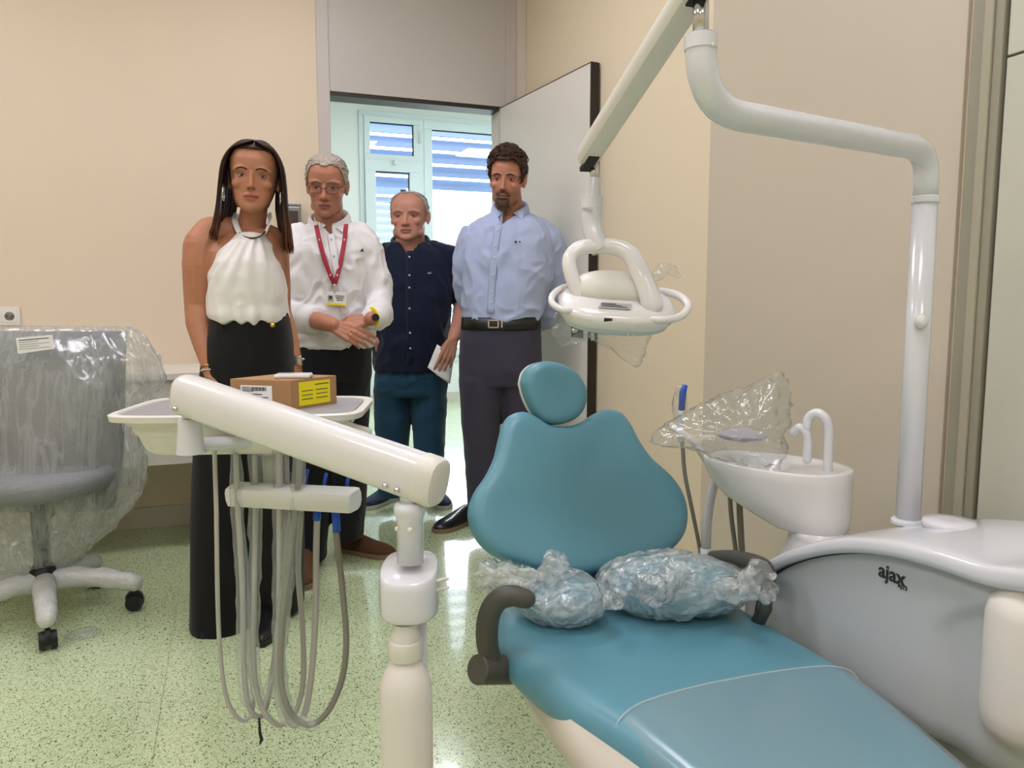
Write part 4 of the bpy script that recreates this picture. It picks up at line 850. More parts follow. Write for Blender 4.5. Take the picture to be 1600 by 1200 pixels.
class Person:
    def __init__(s, name, label, px, d, skin, head_px, head_yaw, head_pitch, head_roll, hs=(1, 1, 1), head_dd=0):
        s.d = d; a, _ = ray(px, 900); s.x0 = a*d; p = FV*d+RV*s.x0
        s.root = thing('person', label, 'person', (p[0], p[1], 0), -YAW)
        s.skin = np.array(lin(skin)); s.body = MB(); s.hr = Rot(head_yaw, head_pitch, head_roll); s.hs = np.array(hs); s.hc = s.L(*head_px, head_dd)
    def L(s, px, py, dd=0):
        a, b = ray(px, py); q = s.d+dd; return np.array([a*q-s.x0, dd, CAM_H+b*q])
    def H(s, p): return s.hc+s.hr@(np.array(p)*s.hs)
    def ob(s, name, mb, m, parent=None, **k): return obj(name, mb, m, parent if parent is not None else s.root, **k)
    def limb(s, mb, pts, n=16):
        mb.chain([(s.L(x, y, dd), r) for x, y, dd, r in pts], n); return mb
    def rings(s, mb, R, n=36, e=2.3):
        """R: (xl, xr, y, dd, ry)"""
        out = []
        for xl, xr, y, dd, ry in R:
            a, b = s.L(xl, y, dd), s.L(xr, y, dd); out.append(((a[0]+b[0])/2, dd, (a[2]+b[2])/2, abs(b[0]-a[0])/2, ry, e))
        return mb.loft(out, n)
    def head(s, nose=1.0, jaw=1.0, ears=True):
        mb = s.body; H = s.H; k = float(s.hs.mean())
        R = [[H(hpt(a, z)*np.array([1, 1, 1])) for a in np.linspace(0, 2*pi, 40, endpoint=False)] for z in np.concatenate([np.linspace(-.12, .09, 26), np.linspace(.095, .115, 7)])]
        mb.rings(R)
        mb.chain([(H((0, -.086, .008)), .0075*k), (H((0, -.0985, -.018)), .0082*k*nose), (H((0, -.108, -.036)), .0098*k*nose)], 12)
        for q in (-1, 1):
            mb.ell(H((q*.0115*nose, -.0985, -.0395)), .0078*k*nose, nu=12, nv=8)
            mb.chain([(H((q*.012, -.083, .0185)), .0085*k), (H((q*.034, -.081, .0215)), .0085*k), (H((q*.054, -.066, .016)), .0075*k)], 10)
            mb.ell(H((q*.042, -.067, -.028)), (.021*k, .019*k, .018*k), nu=14, nv=10)
            mb.ell(H((q*.043*jaw, -.035, -.083)), (.018*k, .03*k, .022*k), nu=14, nv=10)
            if ears:
                Me = s.hr@Rot(q*-22, 0, q*4); mb.ell(H((q*.078, .010, -.008)), (.0065*k, .018*k, .031*k), Me, 14, 10); mb.ell(H((q*.0765, .004, -.032)), (.006*k, .009*k, .012*k), Me, 12, 8)
        mb.chain([(H((-.019, -.0925, -.0665)), .0045*k), (H((-.006, -.0975, -.0635)), .0058*k), (H((.006, -.0975, -.0635)), .0058*k), (H((.019, -.0925, -.0665)), .0045*k)], 10)
        mb.chain([(H((-.016, -.0925, -.0745)), .005*k), (H((0, -.0965, -.0765)), .0068*k), (H((.016, -.0925, -.0745)), .005*k)], 10)
        mb.ell(H((0, -.086, -.103)), (.022*k*jaw, .013*k, .015*k), nu=14, nv=10)
    def finish(s, voxel=.0036, lip=(150, 92, 84), beard=None, flush=.12, tan=None, mouth_open=0):
        hc, hr, hs, skin = s.hc, s.hr, s.hs, s.skin; lipc = np.array(lin(lip))
        def post(co, nr):
            q = ((co-hc)@hr)/hs; x, y, z = q.T; face = (y < .0) & (np.abs(z) < .2)
            def g(cx, cz, sx, sz): return np.exp(-((x-cx)/sx)**2-((z-cz)/sz)**2)*face
            push = np.zeros(len(co))
            for e in (-1, 1):
                push += .0085*g(e*.0315, -.001, .0135, .0085)-.0028*g(e*.0315, -.016, .014, .006)*0
                push += .0022*g(e*.030, -.056, .008, .010)
            push += .0032*g(0, -.0705, .021, .0028)+.0028*g(0, -.088, .016, .006)+.0025*g(0, -.054, .005, .006)
            co2 = co+(hr@np.array([0, 1, 0]))[None, :]*push[:, None]
            col = np.tile(skin, (len(co), 1))
            def mixc(m, c): m = np.clip(m, 0, 1)[:, None]; return col*(1-m)+np.array(c)*m
            red = skin*np.array([1.08, .82, .78])
            col = mixc(flush*5*(.5*g(-.04, -.032, .02, .018)+.5*g(.04, -.032, .02, .018)+.7*g(0, -.036, .012, .012)), red)
            for e in (-1, 1): col = mixc(.45*g(e*.0315, -.0125, .014, .006), skin*np.array([.78, .70, .70]))
            if beard:
                bc, stren, kind = np.array(lin(beard[0])), beard[1], beard[2]
                if kind == 'full': mk = ((z < -.044) & (z > -.16) & (y < .03) & (z < -.03-.35*(y+.09)*0)).astype(float)*np.clip((-.044-z)/.012, 0, 1)*np.clip((.012-y)/.03, 0, 1); 
                else: mk = np.clip((-.042-z)/.012, 0, 1)*np.clip((.02-y)/.04, 0, 1)*(z > -.16)
                mk = mk*stren; mk[(np.abs(x) < .022) & (np.abs(z+.0705) < .009)] *= .2
                if kind == 'full': gt = np.clip(1.3-np.sqrt((x/.036)**2+((z+.085)/.042)**2), 0, 1)*face; mk = np.maximum(mk*.75, gt*1.05); mk[(np.abs(x) < .019) & (np.abs(z+.0715) < .0085)] = .1
                col = mixc(mk, bc)
            lm = (np.abs(x) < .0235) & face & (y < -.07); top = -.0618-.10*np.abs(x)+.0*x; bot = -.0822+.28*np.abs(x)
            col = mixc((lm & (z < top) & (z > bot)).astype(float)*.75, lipc)
            col = mixc(1.0*np.exp(-((z+.0705)/.0022)**2)*(np.abs(x) < .0215)*face*(y < -.06), lipc*.22)
            for e in (-1, 1): col = mixc(.8*np.exp(-((x-e*.0075)/.0035)**2-((z+.0445)/.0028)**2)*face, skin*.3)
            return co2, col
        s.hq = None
        me = remesh(s.body, voxel, 3, .5, post); n_v = len(me.vertices); cc = np.empty(n_v*3); me.vertices.foreach_get('co', cc); cc = cc.reshape(-1, 3); s.hq = ((cc-hc)@hr)/hs; s.hq = s.hq[(np.abs(s.hq[:, 2]) < .13) & (s.hq[:, 1] < 0)]; s.bodyo = obj('body', me, m_skin, s.root)
    def fy(s, x, z, r=.005):
        d = (s.hq[:, 0]-x)**2+(s.hq[:, 2]-z)**2; k = d < r*r; return float(s.hq[k, 1].min()) if k.any() else -.08
    def eyes(s, gaze=(0, 0), lid=.3, iris=(70, 46, 30), brow=(50, 36, 28), bw=.0036, brow_h=.0):
        H = s.H; k = float(s.hs.mean()); mi = [mat('eye_white', (206, 196, 188), .2, coat=.4), mat('iris_%d' % iris[0], iris, .2, coat=.6), mat('pupil', (8, 7, 7), .15, coat=.6)]
        gd = np.array([gaze[0], -1, -gaze[1]]); gd /= np.linalg.norm(gd)
        for q in (-1, 1):
            c = np.array([q*.0315, -.0665, -.001]); mb = MB(); nu, nv = 36, 26; r = .0122
            V_ = [[c+r*np.array([sin(pi*(i+.5)/nv)*cos(2*pi*j/nu), sin(pi*(i+.5)/nv)*sin(2*pi*j/nu), cos(pi*(i+.5)/nv)]) for j in range(nu)] for i in range(nv)]
            for i in range(nv-1):
                for j in range(nu):
                    j2 = (j+1) % nu; quad = [V_[i][j], V_[i][j2], V_[i+1][j2], V_[i+1][j]]; m_ = (np.mean(quad, 0)-c)/r; a = math.acos(max(-1, min(1, float(m_@gd)))); mb.cm = 2 if a < .2 else (1 if a < .5 else 0); mb.add([H(p) for p in quad], [(0, 1, 2, 3)])
            me = mb.mesh(); bm = bmesh.new(); bm.from_mesh(me); bmesh.ops.remove_doubles(bm, verts=bm.verts[:], dist=1e-6); bmesh.ops.recalc_face_normals(bm, faces=bm.faces[:]); bm.to_mesh(me); bm.free()
            s.ob('eye', me, mi)
            for up in (1, -1):
                lb = MB(); r2 = .0137; G = []
                for i in range(8):
                    row = []
                    for j in range(19):
                        u = -1+2*j/18; open_ = max(0, 1-u*u)
                        lo = (radians(26)*lid*open_+radians(1)) if up > 0 else -(radians(17)*open_+radians(1))
                        el = lo+(radians(75)*up-lo)*i/7; azm = u*radians(66)
                        row.append(H(c+r2*np.array([cos(el)*sin(azm), -cos(el)*cos(azm), sin(el)])))
                    G.append(row)
                lb.add([p for r_ in G for p in r_], [(i*19+j, i*19+j+1, (i+1)*19+j+1, (i+1)*19+j) for i in range(7) for j in range(18)])
                o = s.ob('eyelid', lb, s.lidm, solid=.0008)
                if up > 0: s.ob('lashes', MB().tube([p+(s.hr@np.array([0, -.0006, 0])) for p in G[0]], .0009, 5), mat('lash', (24, 17, 14), .6), o)
            mb = MB(); P = []
            for t in np.linspace(0, 1, 9):
                x = q*(.0125+.037*t); z = .0170+brow_h+.0060*sin(pi*min(1, t*1.0))-.0012*t; P.append(H((x, s.fy(x, z)+.0005, z)))
            s.ob('eyebrow', mb.tube(P, [bw*.8, bw, bw*1.05, bw*1.05, bw, bw*.9, bw*.8, bw*.6, bw*.35], 8, flat=.8, up=s.hr@np.array([0, -1., 0])), mat('brow_%d_%d' % (brow[0], brow[2]), brow, .8, bump=(500, .8)))
    def hair(s, line, color, n=700, L=.03, rad=.004, comb=(0, .6, -.5), off=.006, jit=.35, name='hair', zmin=-.1, vol=None, coltip=None, gap=None):
        """short hair: scalp cap + combed locks above the hairline z(az in degrees)"""
        az_t = [l[0] for l in line]; z_t = [l[1] for l in line]
        hl_ = lambda a: np.interp(abs((math.degrees(a)+180) % 360-180), az_t, z_t)
        vl = vol or (lambda a, z: 0.0)
        zs = np.concatenate([np.linspace(zmin, .09, 34), [.096, .101, .106, .110, .113, .115]]); azs = np.linspace(-pi, pi, 73)[:-1]; mb = MB(); idx = {}; vs = []; fs = []
        def v(i, j):
            k = (i, j % 72)
            if k not in idx: idx[k] = len(vs); a = azs[j % 72]; vs.append(s.H(hpt(a, max(zs[i], hl_(a)-.004), off*.6+vl(a, zs[i])*.75)))
            return idx[k]
        for i in range(len(zs)-1):
            for j in range(72):
                if zs[i+1] > hl_(azs[j]) and zs[i+1] > hl_(azs[(j+1) % 72]): fs.append((v(i, j), v(i, j+1), v(i+1, j+1), v(i+1, j)))
        i = len(zs)-1; fs.append(tuple(v(i, j) for j in range(72)))
        m_ = mat(name+'_%d_%d_%d' % color, color, .55, bump=(140, .8, (1, 1, .3)), vary=(120, .35), spec=.35)
        base = s.ob('hair', MB().add(vs, fs), m_, solid=.003)
        lk = MB(); cb = np.array(comb, float); done = 0
        while done < n:
            a = random.uniform(-pi, pi); z = .116*random.uniform(-1, 1)
            if random.random() < .35: z = random.uniform(.085, .115)
            if z < hl_(a)+.002: continue
            p = hpt(a, z); nn = p-np.array([0, .005, .01]); nn /= np.linalg.norm(nn); o_ = off+vl(a, z)
            dv = cb+np.array([random.uniform(-jit, jit), random.uniform(-jit, jit), random.uniform(-jit, jit)]); dv[0] += .5*np.sign(p[0])*abs(p[0])/.07*(.3); dv -= nn*np.dot(dv, nn); dv /= np.linalg.norm(dv)+1e-9
            l = L*random.uniform(.6, 1.2); wv = np.cross(nn, dv)*random.uniform(-1, 1)*l*.25
            P = [s.H(p+nn*(o_*.4)), s.H(p+nn*o_+dv*l*.35+wv*.6), s.H(p+nn*o_*1.0+dv*l*.7+wv-nn*.25*l*.3), s.H(p+nn*o_*.75+dv*l-nn*.25*l*.8)]
            r_ = rad*random.uniform(.7, 1.2); lk.tube(P, [r_*.7, r_, r_*.8, r_*.15], 5, flat=.55, up=s.hr@nn); done += 1
        s.ob('locks', lk, m_, base); return base
    def hand(s, wrist, tip_dir, back_dir, thumb_side, curl=(.35, .4, .45, .5), spread=.06, sc=1.0, thumb=(.7, .35), bend=(1, 1, .8)):
        """adds palm + five fingers to the body mesh; wrist local point, tip_dir along the hand, back_dir out of the back of the hand"""
        t = np.array(tip_dir, float); t /= np.linalg.norm(t); b = np.array(back_dir, float); b -= t*np.dot(b, t); b /= np.linalg.norm(b); sd_ = np.cross(b, t)*thumb_side; w = np.array(wrist, float); mb = s.body
        ks = [(.030, .086), (.010, .090), (-.010, .086), (-.028, .078)]; ln = [(.040, .025, .020), (.044, .028, .021), (.041, .026, .020), (.032, .020, .018)]; rr = [.0088, .009, .0086, .0077]
        for (kx, kl), l, r0, cu, i in zip(ks, ln, rr, curl, range(4)):
            k0 = w+sd_*kx*.55*sc+t*.008*sc; k1 = w+(sd_*kx+t*kl)*sc; mb.caps(k0, k1, .0125*sc, .0105*sc, 12)
            d = t+sd_*spread*(1.5-i); d /= np.linalg.norm(d); p = k1; ang = 0
            for j, seg in enumerate(l):
                ang += cu*bend[j]; dv = d*cos(ang)-b*sin(ang); q = p+dv*seg*sc; mb.caps(p, q, r0*sc*(1-.09*j), r0*sc*(.93-.1*j), 10); p = q
        mb.ell(w+t*.045*sc-b*.006*sc, (.001, .001, .001)); mb.caps(w+sd_*.012*sc+t*.02*sc-b*.006*sc, w+sd_*.018*sc+t*.06*sc-b*.006*sc, .014*sc, .012*sc, 10); mb.caps(w-sd_*.014*sc+t*.02*sc-b*.006*sc, w-sd_*.016*sc+t*.06*sc-b*.005*sc, .0135*sc, .011*sc, 10)
        p0 = w+sd_*.018*sc+t*.016*sc-b*.006*sc; d = t*cos(thumb[0])+sd_*sin(thumb[0])-b*.25; d /= np.linalg.norm(d); p1 = p0+d*.042*sc; d2 = t*cos(thumb[1])+sd_*sin(thumb[1])-b*.35; d2 /= np.linalg.norm(d2); p2 = p1+d2*.032*sc; p3 = p2+(d2+t*.3)/np.linalg.norm(d2+t*.3)*.026*sc
        mb.caps(p0, p1, .0135*sc, .0108*sc, 12); mb.caps(p1, p2, .0102*sc, .0092*sc, 12); mb.caps(p2, p3, .0092*sc, .0075*sc, 12)
    def cloth(s, name, mb, m, voxel=.006, it=4, amp=.004, fs=(9, 9, 5), seed=1, extra=None, parent=None, vneck=None):
        def post(co, nr):
            d = amp*(fold(co, fs, seed)*.7+.45*fold(co, tuple(x*2.1 for x in fs), seed+4))
            if extra: d = d+extra(co, nr)
            return co+nr*d[:, None], None
        me = remesh(mb, voxel, it, .5, post)
        if vneck:
            xb, yb, xl, xr, yt = vneck; B = s.L(xb, yb, -.06); A1 = s.L(xl, yt, -.04); A2 = s.L(xr, yt, -.04)
            bm = bmesh.new(); bm.from_mesh(me); kill = []
            for v in bm.verts:
                if v.co.y < .03 and v.co.z > B[2]:
                    t = (v.co.z-B[2])/(A1[2]-B[2])
                    if B[0]+(A1[0]-B[0])*t < v.co.x < B[0]+(A2[0]-B[0])*t: kill.append(v)
            bmesh.ops.delete(bm, geom=kill, context='VERTS'); bm.to_mesh(me); bm.free()
        o = obj(name, me, m, parent or s.root); return o
    def shoe(s, heel, ang, m, sole, L=.28, w=.047, h=.085, name='shoe', pointy=0, open_=.0):
        """heel: (x,y) on the floor in local coords; ang: heading, 0 = towards the viewer, + turns to +x"""
        a = radians(ang); f = np.array([sin(a), -cos(a), 0]); r = np.array([cos(a), sin(a), 0]); o = np.array([heel[0], heel[1], 0]); R = []; S = []
        for t, ww, hh in ((0, .45, .55), (.03, .75, .85), (.1, .82, 1), (.22, .80, 1.02), (.35, .82, .92), (.5, .95, .74), (.65, 1.05, .58), (.8, 1.0, .5), (.9, .8-.25*pointy, .42), (.97, .5-.25*pointy, .33), (1, .2-.1*pointy, .26)):
            c = o+f*L*t; R.append([c+r*w*ww*math.copysign(abs(cos(q))**.8, cos(q))+np.array([0, 0, .012+max(0, sin(q))**.8*h*hh*.95+min(0, sin(q))*.004]) for q in np.linspace(0, 2*pi, 20, endpoint=False)])
        sh_ = s.ob(name, MB().rings(R), m)
        for t, ww in ((-.005, .5), (.03, .85), (.1, .92), (.3, .88), (.5, 1.0), (.68, 1.12), (.82, 1.06), (.92, .86-.2*pointy), (.99, .5-.2*pointy), (1.012, .25-.1*pointy)):
            c = o+f*L*t; S.append([c+r*w*ww*x+np.array([0, 0, z]) for x, z in ((-1, .001), (1, .001), (1.02, .012), (.98, .02), (-.98, .02), (-1.02, .012))])
        s.ob('sole', MB().rings(S), sole, sh_, auto=50); return sh_
    def collar(s, c, rx, ry, m, h=.034, tilt=.35, tipw=.05, tiph=.062, spread=.035, yaw=0, open_=.5):
        """stand collar with two leaf points; c = neck base centre"""
        mb = MB(); Ry_ = rotz(radians(yaw)); N = 36; inner = []; outer = []
        A = [open_*.5+(2*pi-open_)*k/N for k in range(N+1)]
        prof = ((0, 0, 0), (.002, .0, .6), (.005, 0, 1.0), (.010, 0, 1.06), (.016, 0, .8), (.021, .0, .25), (.022, 0, -.1))
        G = []
        for a in A:
            x, y = sin(a), -cos(a); row = []
            front = max(0, cos(a))**2
            for o_, _, zz in prof:
                hz = zz if zz > .5 else zz-1.3*front*(o_ > .012)
                zt = h*hz+tilt*(ry*y)-.014*front
                row.append(np.array(c)+Ry_@np.array([(rx+o_)*x, (ry+o_)*y-(.012*front if o_ > .012 else 0), zt]))
            G.append(row)
        mlen = len(prof); mb.add([p for r_ in G for p in r_], [(i*mlen+j, (i+1)*mlen+j, (i+1)*mlen+j+1, i*mlen+j+1) for i in range(N) for j in range(mlen-1)])
        o = s.ob('collar', mb, m, solid=.0025)
        return o

def loose(P, amt):   # body lofts shrunk inside the clothing
    return [(xl+amt, xr-amt, y, dd, ry*.82) for xl, xr, y, dd, ry in P]
def fabric(name, rgb, rough=.8, sc=900, st=.15, sheen=.1, vary=None): return mat(name, rgb, rough, bump=(sc, st), sheen=sheen, vary=vary, spec=.25)
m_shirtw = fabric('white_cotton', (222, 220, 222)); m_shirtb = fabric('light_blue_oxford', (172, 184, 218)); m_navy = fabric('navy_pique', (14, 24, 48), .85)
m_blk = fabric('black_crepe', (12, 11, 13), .75); m_satin = mat('white_satin', (232, 228, 226), .36, bump=(700, .06), sheen=.3)
m_jean = fabric('blue_denim', (30, 66, 90), .85, 700, .3, vary=(14, .3)); m_chino = fabric('slate_chino', (62, 60, 76), .85); m_btrou = fabric('black_trousers', (18, 18, 24), .8)
m_suede = mat('brown_suede', (92, 60, 34), .9, bump=(300, .2), vary=(20, .2)); m_sole = mat('tan_sole', (132, 112, 86), .8); m_wsole = mat('pale_sole', (188, 184, 172), .8); m_navysh = mat('navy_canvas', (26, 42, 68), .8, bump=(500, .3)); m_bshoe = mat('black_leather', (16, 16, 18), .35, coat=.3)
m_gold = mat('gold', (212, 170, 90), .25, metal=1); m_silver = mat('silver', (210, 208, 204), .2, metal=1); m_btn = mat('pearl_button', (206, 206, 210), .3)

def surf_y(me_obj, x, z, front=True):
    """front surface depth of a garment at local x,z"""
    dg = None; me = me_obj.data; n = len(me.vertices); co = np.empty(n*3); me.vertices.foreach_get('co', co); co = co.reshape(-1, 3)
    d = (co[:, 0]-x)**2+(co[:, 2]-z)**2; k = d < .012**2
    if not k.any(): k = d < .03**2
    return co[k, 1].min() if k.any() else 0
def stick(p, garment, px, py, out=.002, dd=-.12):
    q = p.L(px, py, dd); y = surf_y(garment, q[0], q[2])
    q = p.L(px, py, y); y = surf_y(garment, q[0], q[2]); q = p.L(px, py, y); q[1] = y-out; return q

# ------------------------------------------------------------------ woman in white halter top
w = Person('person', 'long-haired woman in white satin halter top and wide black trousers', 392, 2.58, (176, 120, 90), (397, 277), 13, 4, 3, (1.0, .97, .965))
w.lidm = mat('lid_woman', (150, 100, 78), .5); w.head(.78, .84)
w.body.chain([(w.H((0, .008, -.06)), .047), (w.H((0, .014, -.11)), .043), (w.L(393, 352, .03), .045), (w.L(390, 380, .04), .06)])
tors = [(352, 425, 360, .035, .05), (325, 436, 376, .035, .075), (318, 440, 395, .03, .095), (330, 441, 430, .02, .105), (338, 440, 465, .02, .10), (336, 444, 500, .02, .10), (335, 448, 540, .02, .11)]
w.rings(w.body, tors)
w.limb(w.body, [(362, 362, .035, .05), (330, 366, .02, .058), (316, 385, .0, .060), (313, 415, -.01, .0575), (311, 450, -.01, .050), (309, 478, -.01, .0425), (312, 505, -.03, .044), (320, 540, -.06, .036), (328, 572, -.085, .0265), (331, 586, -.095, .0245)])
w.hand(w.L(331, 588, -.097), (.12, -.25, -1), (-1, -.3, .0), 1, (.25, .3, .35, .4), sc=.92)
w.limb(w.body, [(420, 374, .07, .05), (430, 395, .09, .046), (435, 440, .11, .041), (438, 485, .12, .036), (449, 520, .09, .034), (457, 550, .06, .027), (462, 568, .05, .0235)])
w.hand(w.L(463, 571, .048), (.15, -.2, -1), (1, -.2, 0), -1, (.25, .3, .35, .4), sc=.9)
for xx, ss in ((365, -1), (420, 1)): w.limb(w.body, [(385+ss*15, 540, .03, .07), (xx, 760, .03, .05), (xx+ss*2, 945, .04, .035), (xx, 968, .0, .03)])
w.finish(lip=(172, 84, 82), flush=.1)
w.eyes((.12, .22), .62, (58, 38, 26), (52, 34, 26), .0026)
top = [(373, 416, 366, .0, .055), (366, 424, 378, .0, .085), (353, 430, 394, -.005, .112), (340, 437, 412, -.01, .126), (333, 441, 432, -.01, .132), (331, 444, 455, -.01, .13), (327, 446, 478, -.005, .13), (325, 448, 492, -.005, .134), (330, 447, 501, -.005, .128), (345, 440, 504, -.005, .10)]
tb = MB(); w.rings(tb, top, 48, 2.2)
def halter(co, nr):
    c0 = w.L(395, 372, -.07); dx = co[:, 0]-c0[0]; dz = np.clip((c0[2]-co[:, 2])/.16, 0, 1.6); ang = dx/(.035+.11*dz)
    pl = .0055*np.sin(ang*15+2*dz)*np.clip(1.1-dz*.8, 0, 1)*np.clip(dz*6, 0, 1); low = .006*np.sin(dx*95+3*np.sin(dx*23))*np.clip((dz-1.15)*2.4, 0, 1)
    return pl+low
wt = w.cloth('halter_top', tb, m_satin, .005, 4, .005, (10, 10, 6), 3, halter)
P = [w.L(375, 364, -.05), w.L(383, 370, -.074), w.L(395, 372, -.08), w.L(407, 369, -.072), w.L(414, 362, -.045)]
w.ob('neck_trim', MB().tube(catmull(P, 5), .0045, 8, flat=.6), mat('dark_beaded_trim', (66, 56, 52), .35, metal=.4), wt)
w.ob('neck_strap', MB().tube(catmull([w.L(376, 367, -.05), w.L(370, 354, -.03), w.L(367, 342, .01), w.L(370, 334, .06)], 5), .010, 10, flat=.25, up=(.6, -.8, .2)), m_satin, wt)
w.ob('neck_strap', MB().tube(catmull([w.L(414, 365, -.045), w.L(420, 350, -.02), w.L(422, 340, .02), w.L(420, 334, .06)], 5), .009, 10, flat=.25, up=(-.6, -.8, .2)), m_satin, wt)
pt_ = MB(); w.rings(pt_, [(334, 446, 490, .0, .115), (330, 450, 510, .0, .12), (320, 456, 560, .005, .135), (314, 462, 620, .005, .14)], 40, 2.3)
w.rings(pt_, [(314, 400, 600, .0, .135), (311, 396, 700, -.01, .13), (308, 396, 800, -.02, .13), (306, 398, 900, -.03, .135), (305, 400, 972, -.035, .14)], 40, 2.3)
w.rings(pt_, [(376, 462, 600, .02, .13), (384, 466, 700, .03, .125), (388, 469, 800, .04, .125), (390, 470, 880, .05, .125), (392, 470, 950, .06, .125)], 40, 2.3)
wtr = w.cloth('trousers', pt_, m_blk, .008, 4, .006, (7, 7, 1.2), 5)
w.ob('waist_button', MB().ell(stick(w, wtr, 426, 508, .004), (.009, .005, .008)), m_gold, wtr)
w.shoe((w.L(418, 975, 0)[0], -.0), 14, m_bshoe, m_black, .245, .036, .07, pointy=1); w.shoe((w.L(352, 960, 0)[0], .06), -2, m_bshoe, m_black, .235, .036, .07, pointy=1)
# hair: long straight locks from a centre parting
m_whair = mat('dark_brown_long_hair', (44, 26, 20), .42, bump=(260, .6, (1, 1, .12)), vary=(30, .35), spec=.3)
nt = m_whair.node_tree
_g = nt.nodes.new('ShaderNodeTexCoord'); _s = nt.nodes.new('ShaderNodeSeparateXYZ'); _r = nt.nodes.new('ShaderNodeMapRange'); _r.inputs[1].default_value = .16; _r.inputs[2].default_value = .42
_x = nt.nodes.new('ShaderNodeMix'); _x.data_type = 'RGBA'; _x.inputs[6].default_value = (*lin((92, 54, 36)), 1)
_o = nt.nodes['Principled BSDF'].inputs['Base Color'].links[0].from_socket
nt.links.new(_g.outputs['Generated'], _s.inputs[0]); nt.links.new(_s.outputs[2], _r.inputs[0]); nt.links.new(_r.outputs[0], _x.inputs[0]); nt.links.new(_o, _x.inputs[7]); nt.links.new(_x.outputs[2], nt.nodes['Principled BSDF'].inputs['Base Color'])
hb = MB(); cap = [[w.H(hpt(a, z, .008)) for a in np.linspace(0, 2*pi, 40, endpoint=False)] for z in (.062, .075, .09, .1, .107, .112, .115)]
hair_o = None; lk = MB()
for sx_ in (-1, 1):
    for i in range(150):
        t = (i+random.random())/150; y0 = -.062+.13*t; j = random.uniform(-.004, .004); back = np.clip((t-.45)/.55, 0, 1)
        fr = np.clip((.22-t)/.22, 0, 1)
        P = [(sx_*.003+.004, y0*.9, .121-.35*abs(y0-.02)**1.5), (sx_*.034, y0*1.0-.006*fr, .117-.25*abs(y0-.02)**1.4-.012*fr), (sx_*(.066-.012*back), y0*.97+.004, .088-.006*fr), (sx_*(.088-.018*back)+j, y0+.004+.02*back, .038), (sx_*(.098-.03*back)+j, y0+.008+.03*back, -.03), (sx_*(.104-.036*back)+j, y0+.008+.03*back, -.10), (sx_*(.112-.03*back)+j*2, y0+.004+.02*back, -.165), (sx_*(.12-.04*back)+j*3, y0-.01+.02*back, -.215-.025*random.random()+(.02 if sx_ < 0 else -.01))]
        r_ = random.uniform(.006, .0095); lk.tube(catmull([w.H(p) for p in P], 3), [r_*.5]+[r_]*17+[r_*.8, r_*.6, r_*.4, r_*.15], 6, flat=.45, up=w.hr@np.array([sx_, -.15, .35]))
hb.rings([[w.H(hpt(a, z, .006)) for a in np.linspace(radians(78), radians(282), 40)]+[w.H(hpt(a, z, -.012)) for a in np.linspace(radians(282), radians(78), 40)] for z in np.linspace(-.1, .085, 12)])
hb.rings([[w.H(hpt(a, z, .006)) for a in np.linspace(0, 2*pi, 40, endpoint=False)] for z in (.082, .09, .1, .107, .112, .115)])
hair_o = w.ob('hair', hb, m_whair); w.ob('locks', lk, m_whair, hair_o)
for sx_ in (-1, 1):
    c = w.H((sx_*.086, -.055, -.066)); P = [c+w.hr@np.array([.002*sx_, .017*cos(a), .021*sin(a)]) for a in np.linspace(0, 2*pi, 25)]
    w.ob('hoop_earring', MB().tube(P, .0021, 8), m_silver)
def band(p, c, ax, r, rad, m, name, flat=1.0, n=22):
    ax = np.array(ax, float); ax /= np.linalg.norm(ax); u = np.cross(ax, [.3, 1, .2]); u /= np.linalg.norm(u); v = np.cross(ax, u)
    return p.ob(name, MB().tube([c+r*(cos(a)*u+sin(a)*v) for a in np.linspace(0, 2*pi, n)], rad, 8, flat=flat, up=ax), m)
band(w, w.L(328, 573, -.085), (.15, -.3, -1), .0285, .0022, m_gold, 'bracelet'); band(w, w.L(329, 580, -.09), (.05, -.3, -1), .0285, .0028, mat('pearl_beads', (220, 214, 206), .3, bump=(300, 1)), 'bracelet')
wb_ = band(w, w.L(461, 563, .052), (.2, -.2, -1), .0255, .0075, mat('white_watch_strap', (230, 230, 230), .5), 'watch_strap', .35)
w.ob('watch_case', MB().obox(w.L(464, 563, .026), .016, .005, .016), m_silver, wb_, smooth=False, bevel=.003)

# ------------------------------------------------------------------ man with lanyard
a_ = Person('person', 'grey-haired man in white shirt with glasses, red lanyard and clasped hands', 512, 3.12, (178, 120, 96), (511, 288), 6, 16, 2, (1.0, 1.0, .98))
a_.lidm = mat('lid_lanyard', (156, 104, 84), .5); a_.head(1.05, 1.0)
a_.body.chain([(a_.H((0, .012, -.05)), .057), (a_.L(514, 338, .035), .058), (a_.L(514, 365, .05), .066)])
ator = [(478, 552, 352, .05, .07), (458, 570, 374, .05, .105), (452, 578, 395, .045, .125), (452, 580, 430, .04, .135), (456, 580, 470, .04, .14), (460, 582, 505, .04, .145), (462, 580, 540, .04, .14)]
a_.rings(a_.body, loose(ator, 9))
a_.limb(a_.body, [(462, 380, .04, .05), (452, 440, .03, .045), (460, 486, -.03, .04), (486, 498, -.12, .038), (508, 504, -.175, .033), (520, 508, -.195, .029)])
a_.limb(a_.body, [(574, 385, .04, .05), (588, 440, .03, .043), (594, 480, -.03, .038), (590, 494, -.11, .034), (584, 497, -.17, .030), (580, 498, -.19, .028)])
a_.hand(a_.L(521, 509, -.197), (.9, -.15, -.38), (-.05, -1, .45), 1, (.3, .36, .42, .5), .03, .98, (.45, .1), (.8, 1.3, 1))
a_.hand(a_.L(579, 498, -.175), (-.9, -.12, -.2), (.2, -.75, .65), -1, (.6, .65, .7, .7), .03, .95, (.4, .1))
for ss in (-1, 1): a_.limb(a_.body, [(520+ss*18, 545, .04, .08), (517+ss*28, 700, .04, .045), (516+ss*29, 830, .045, .035)])
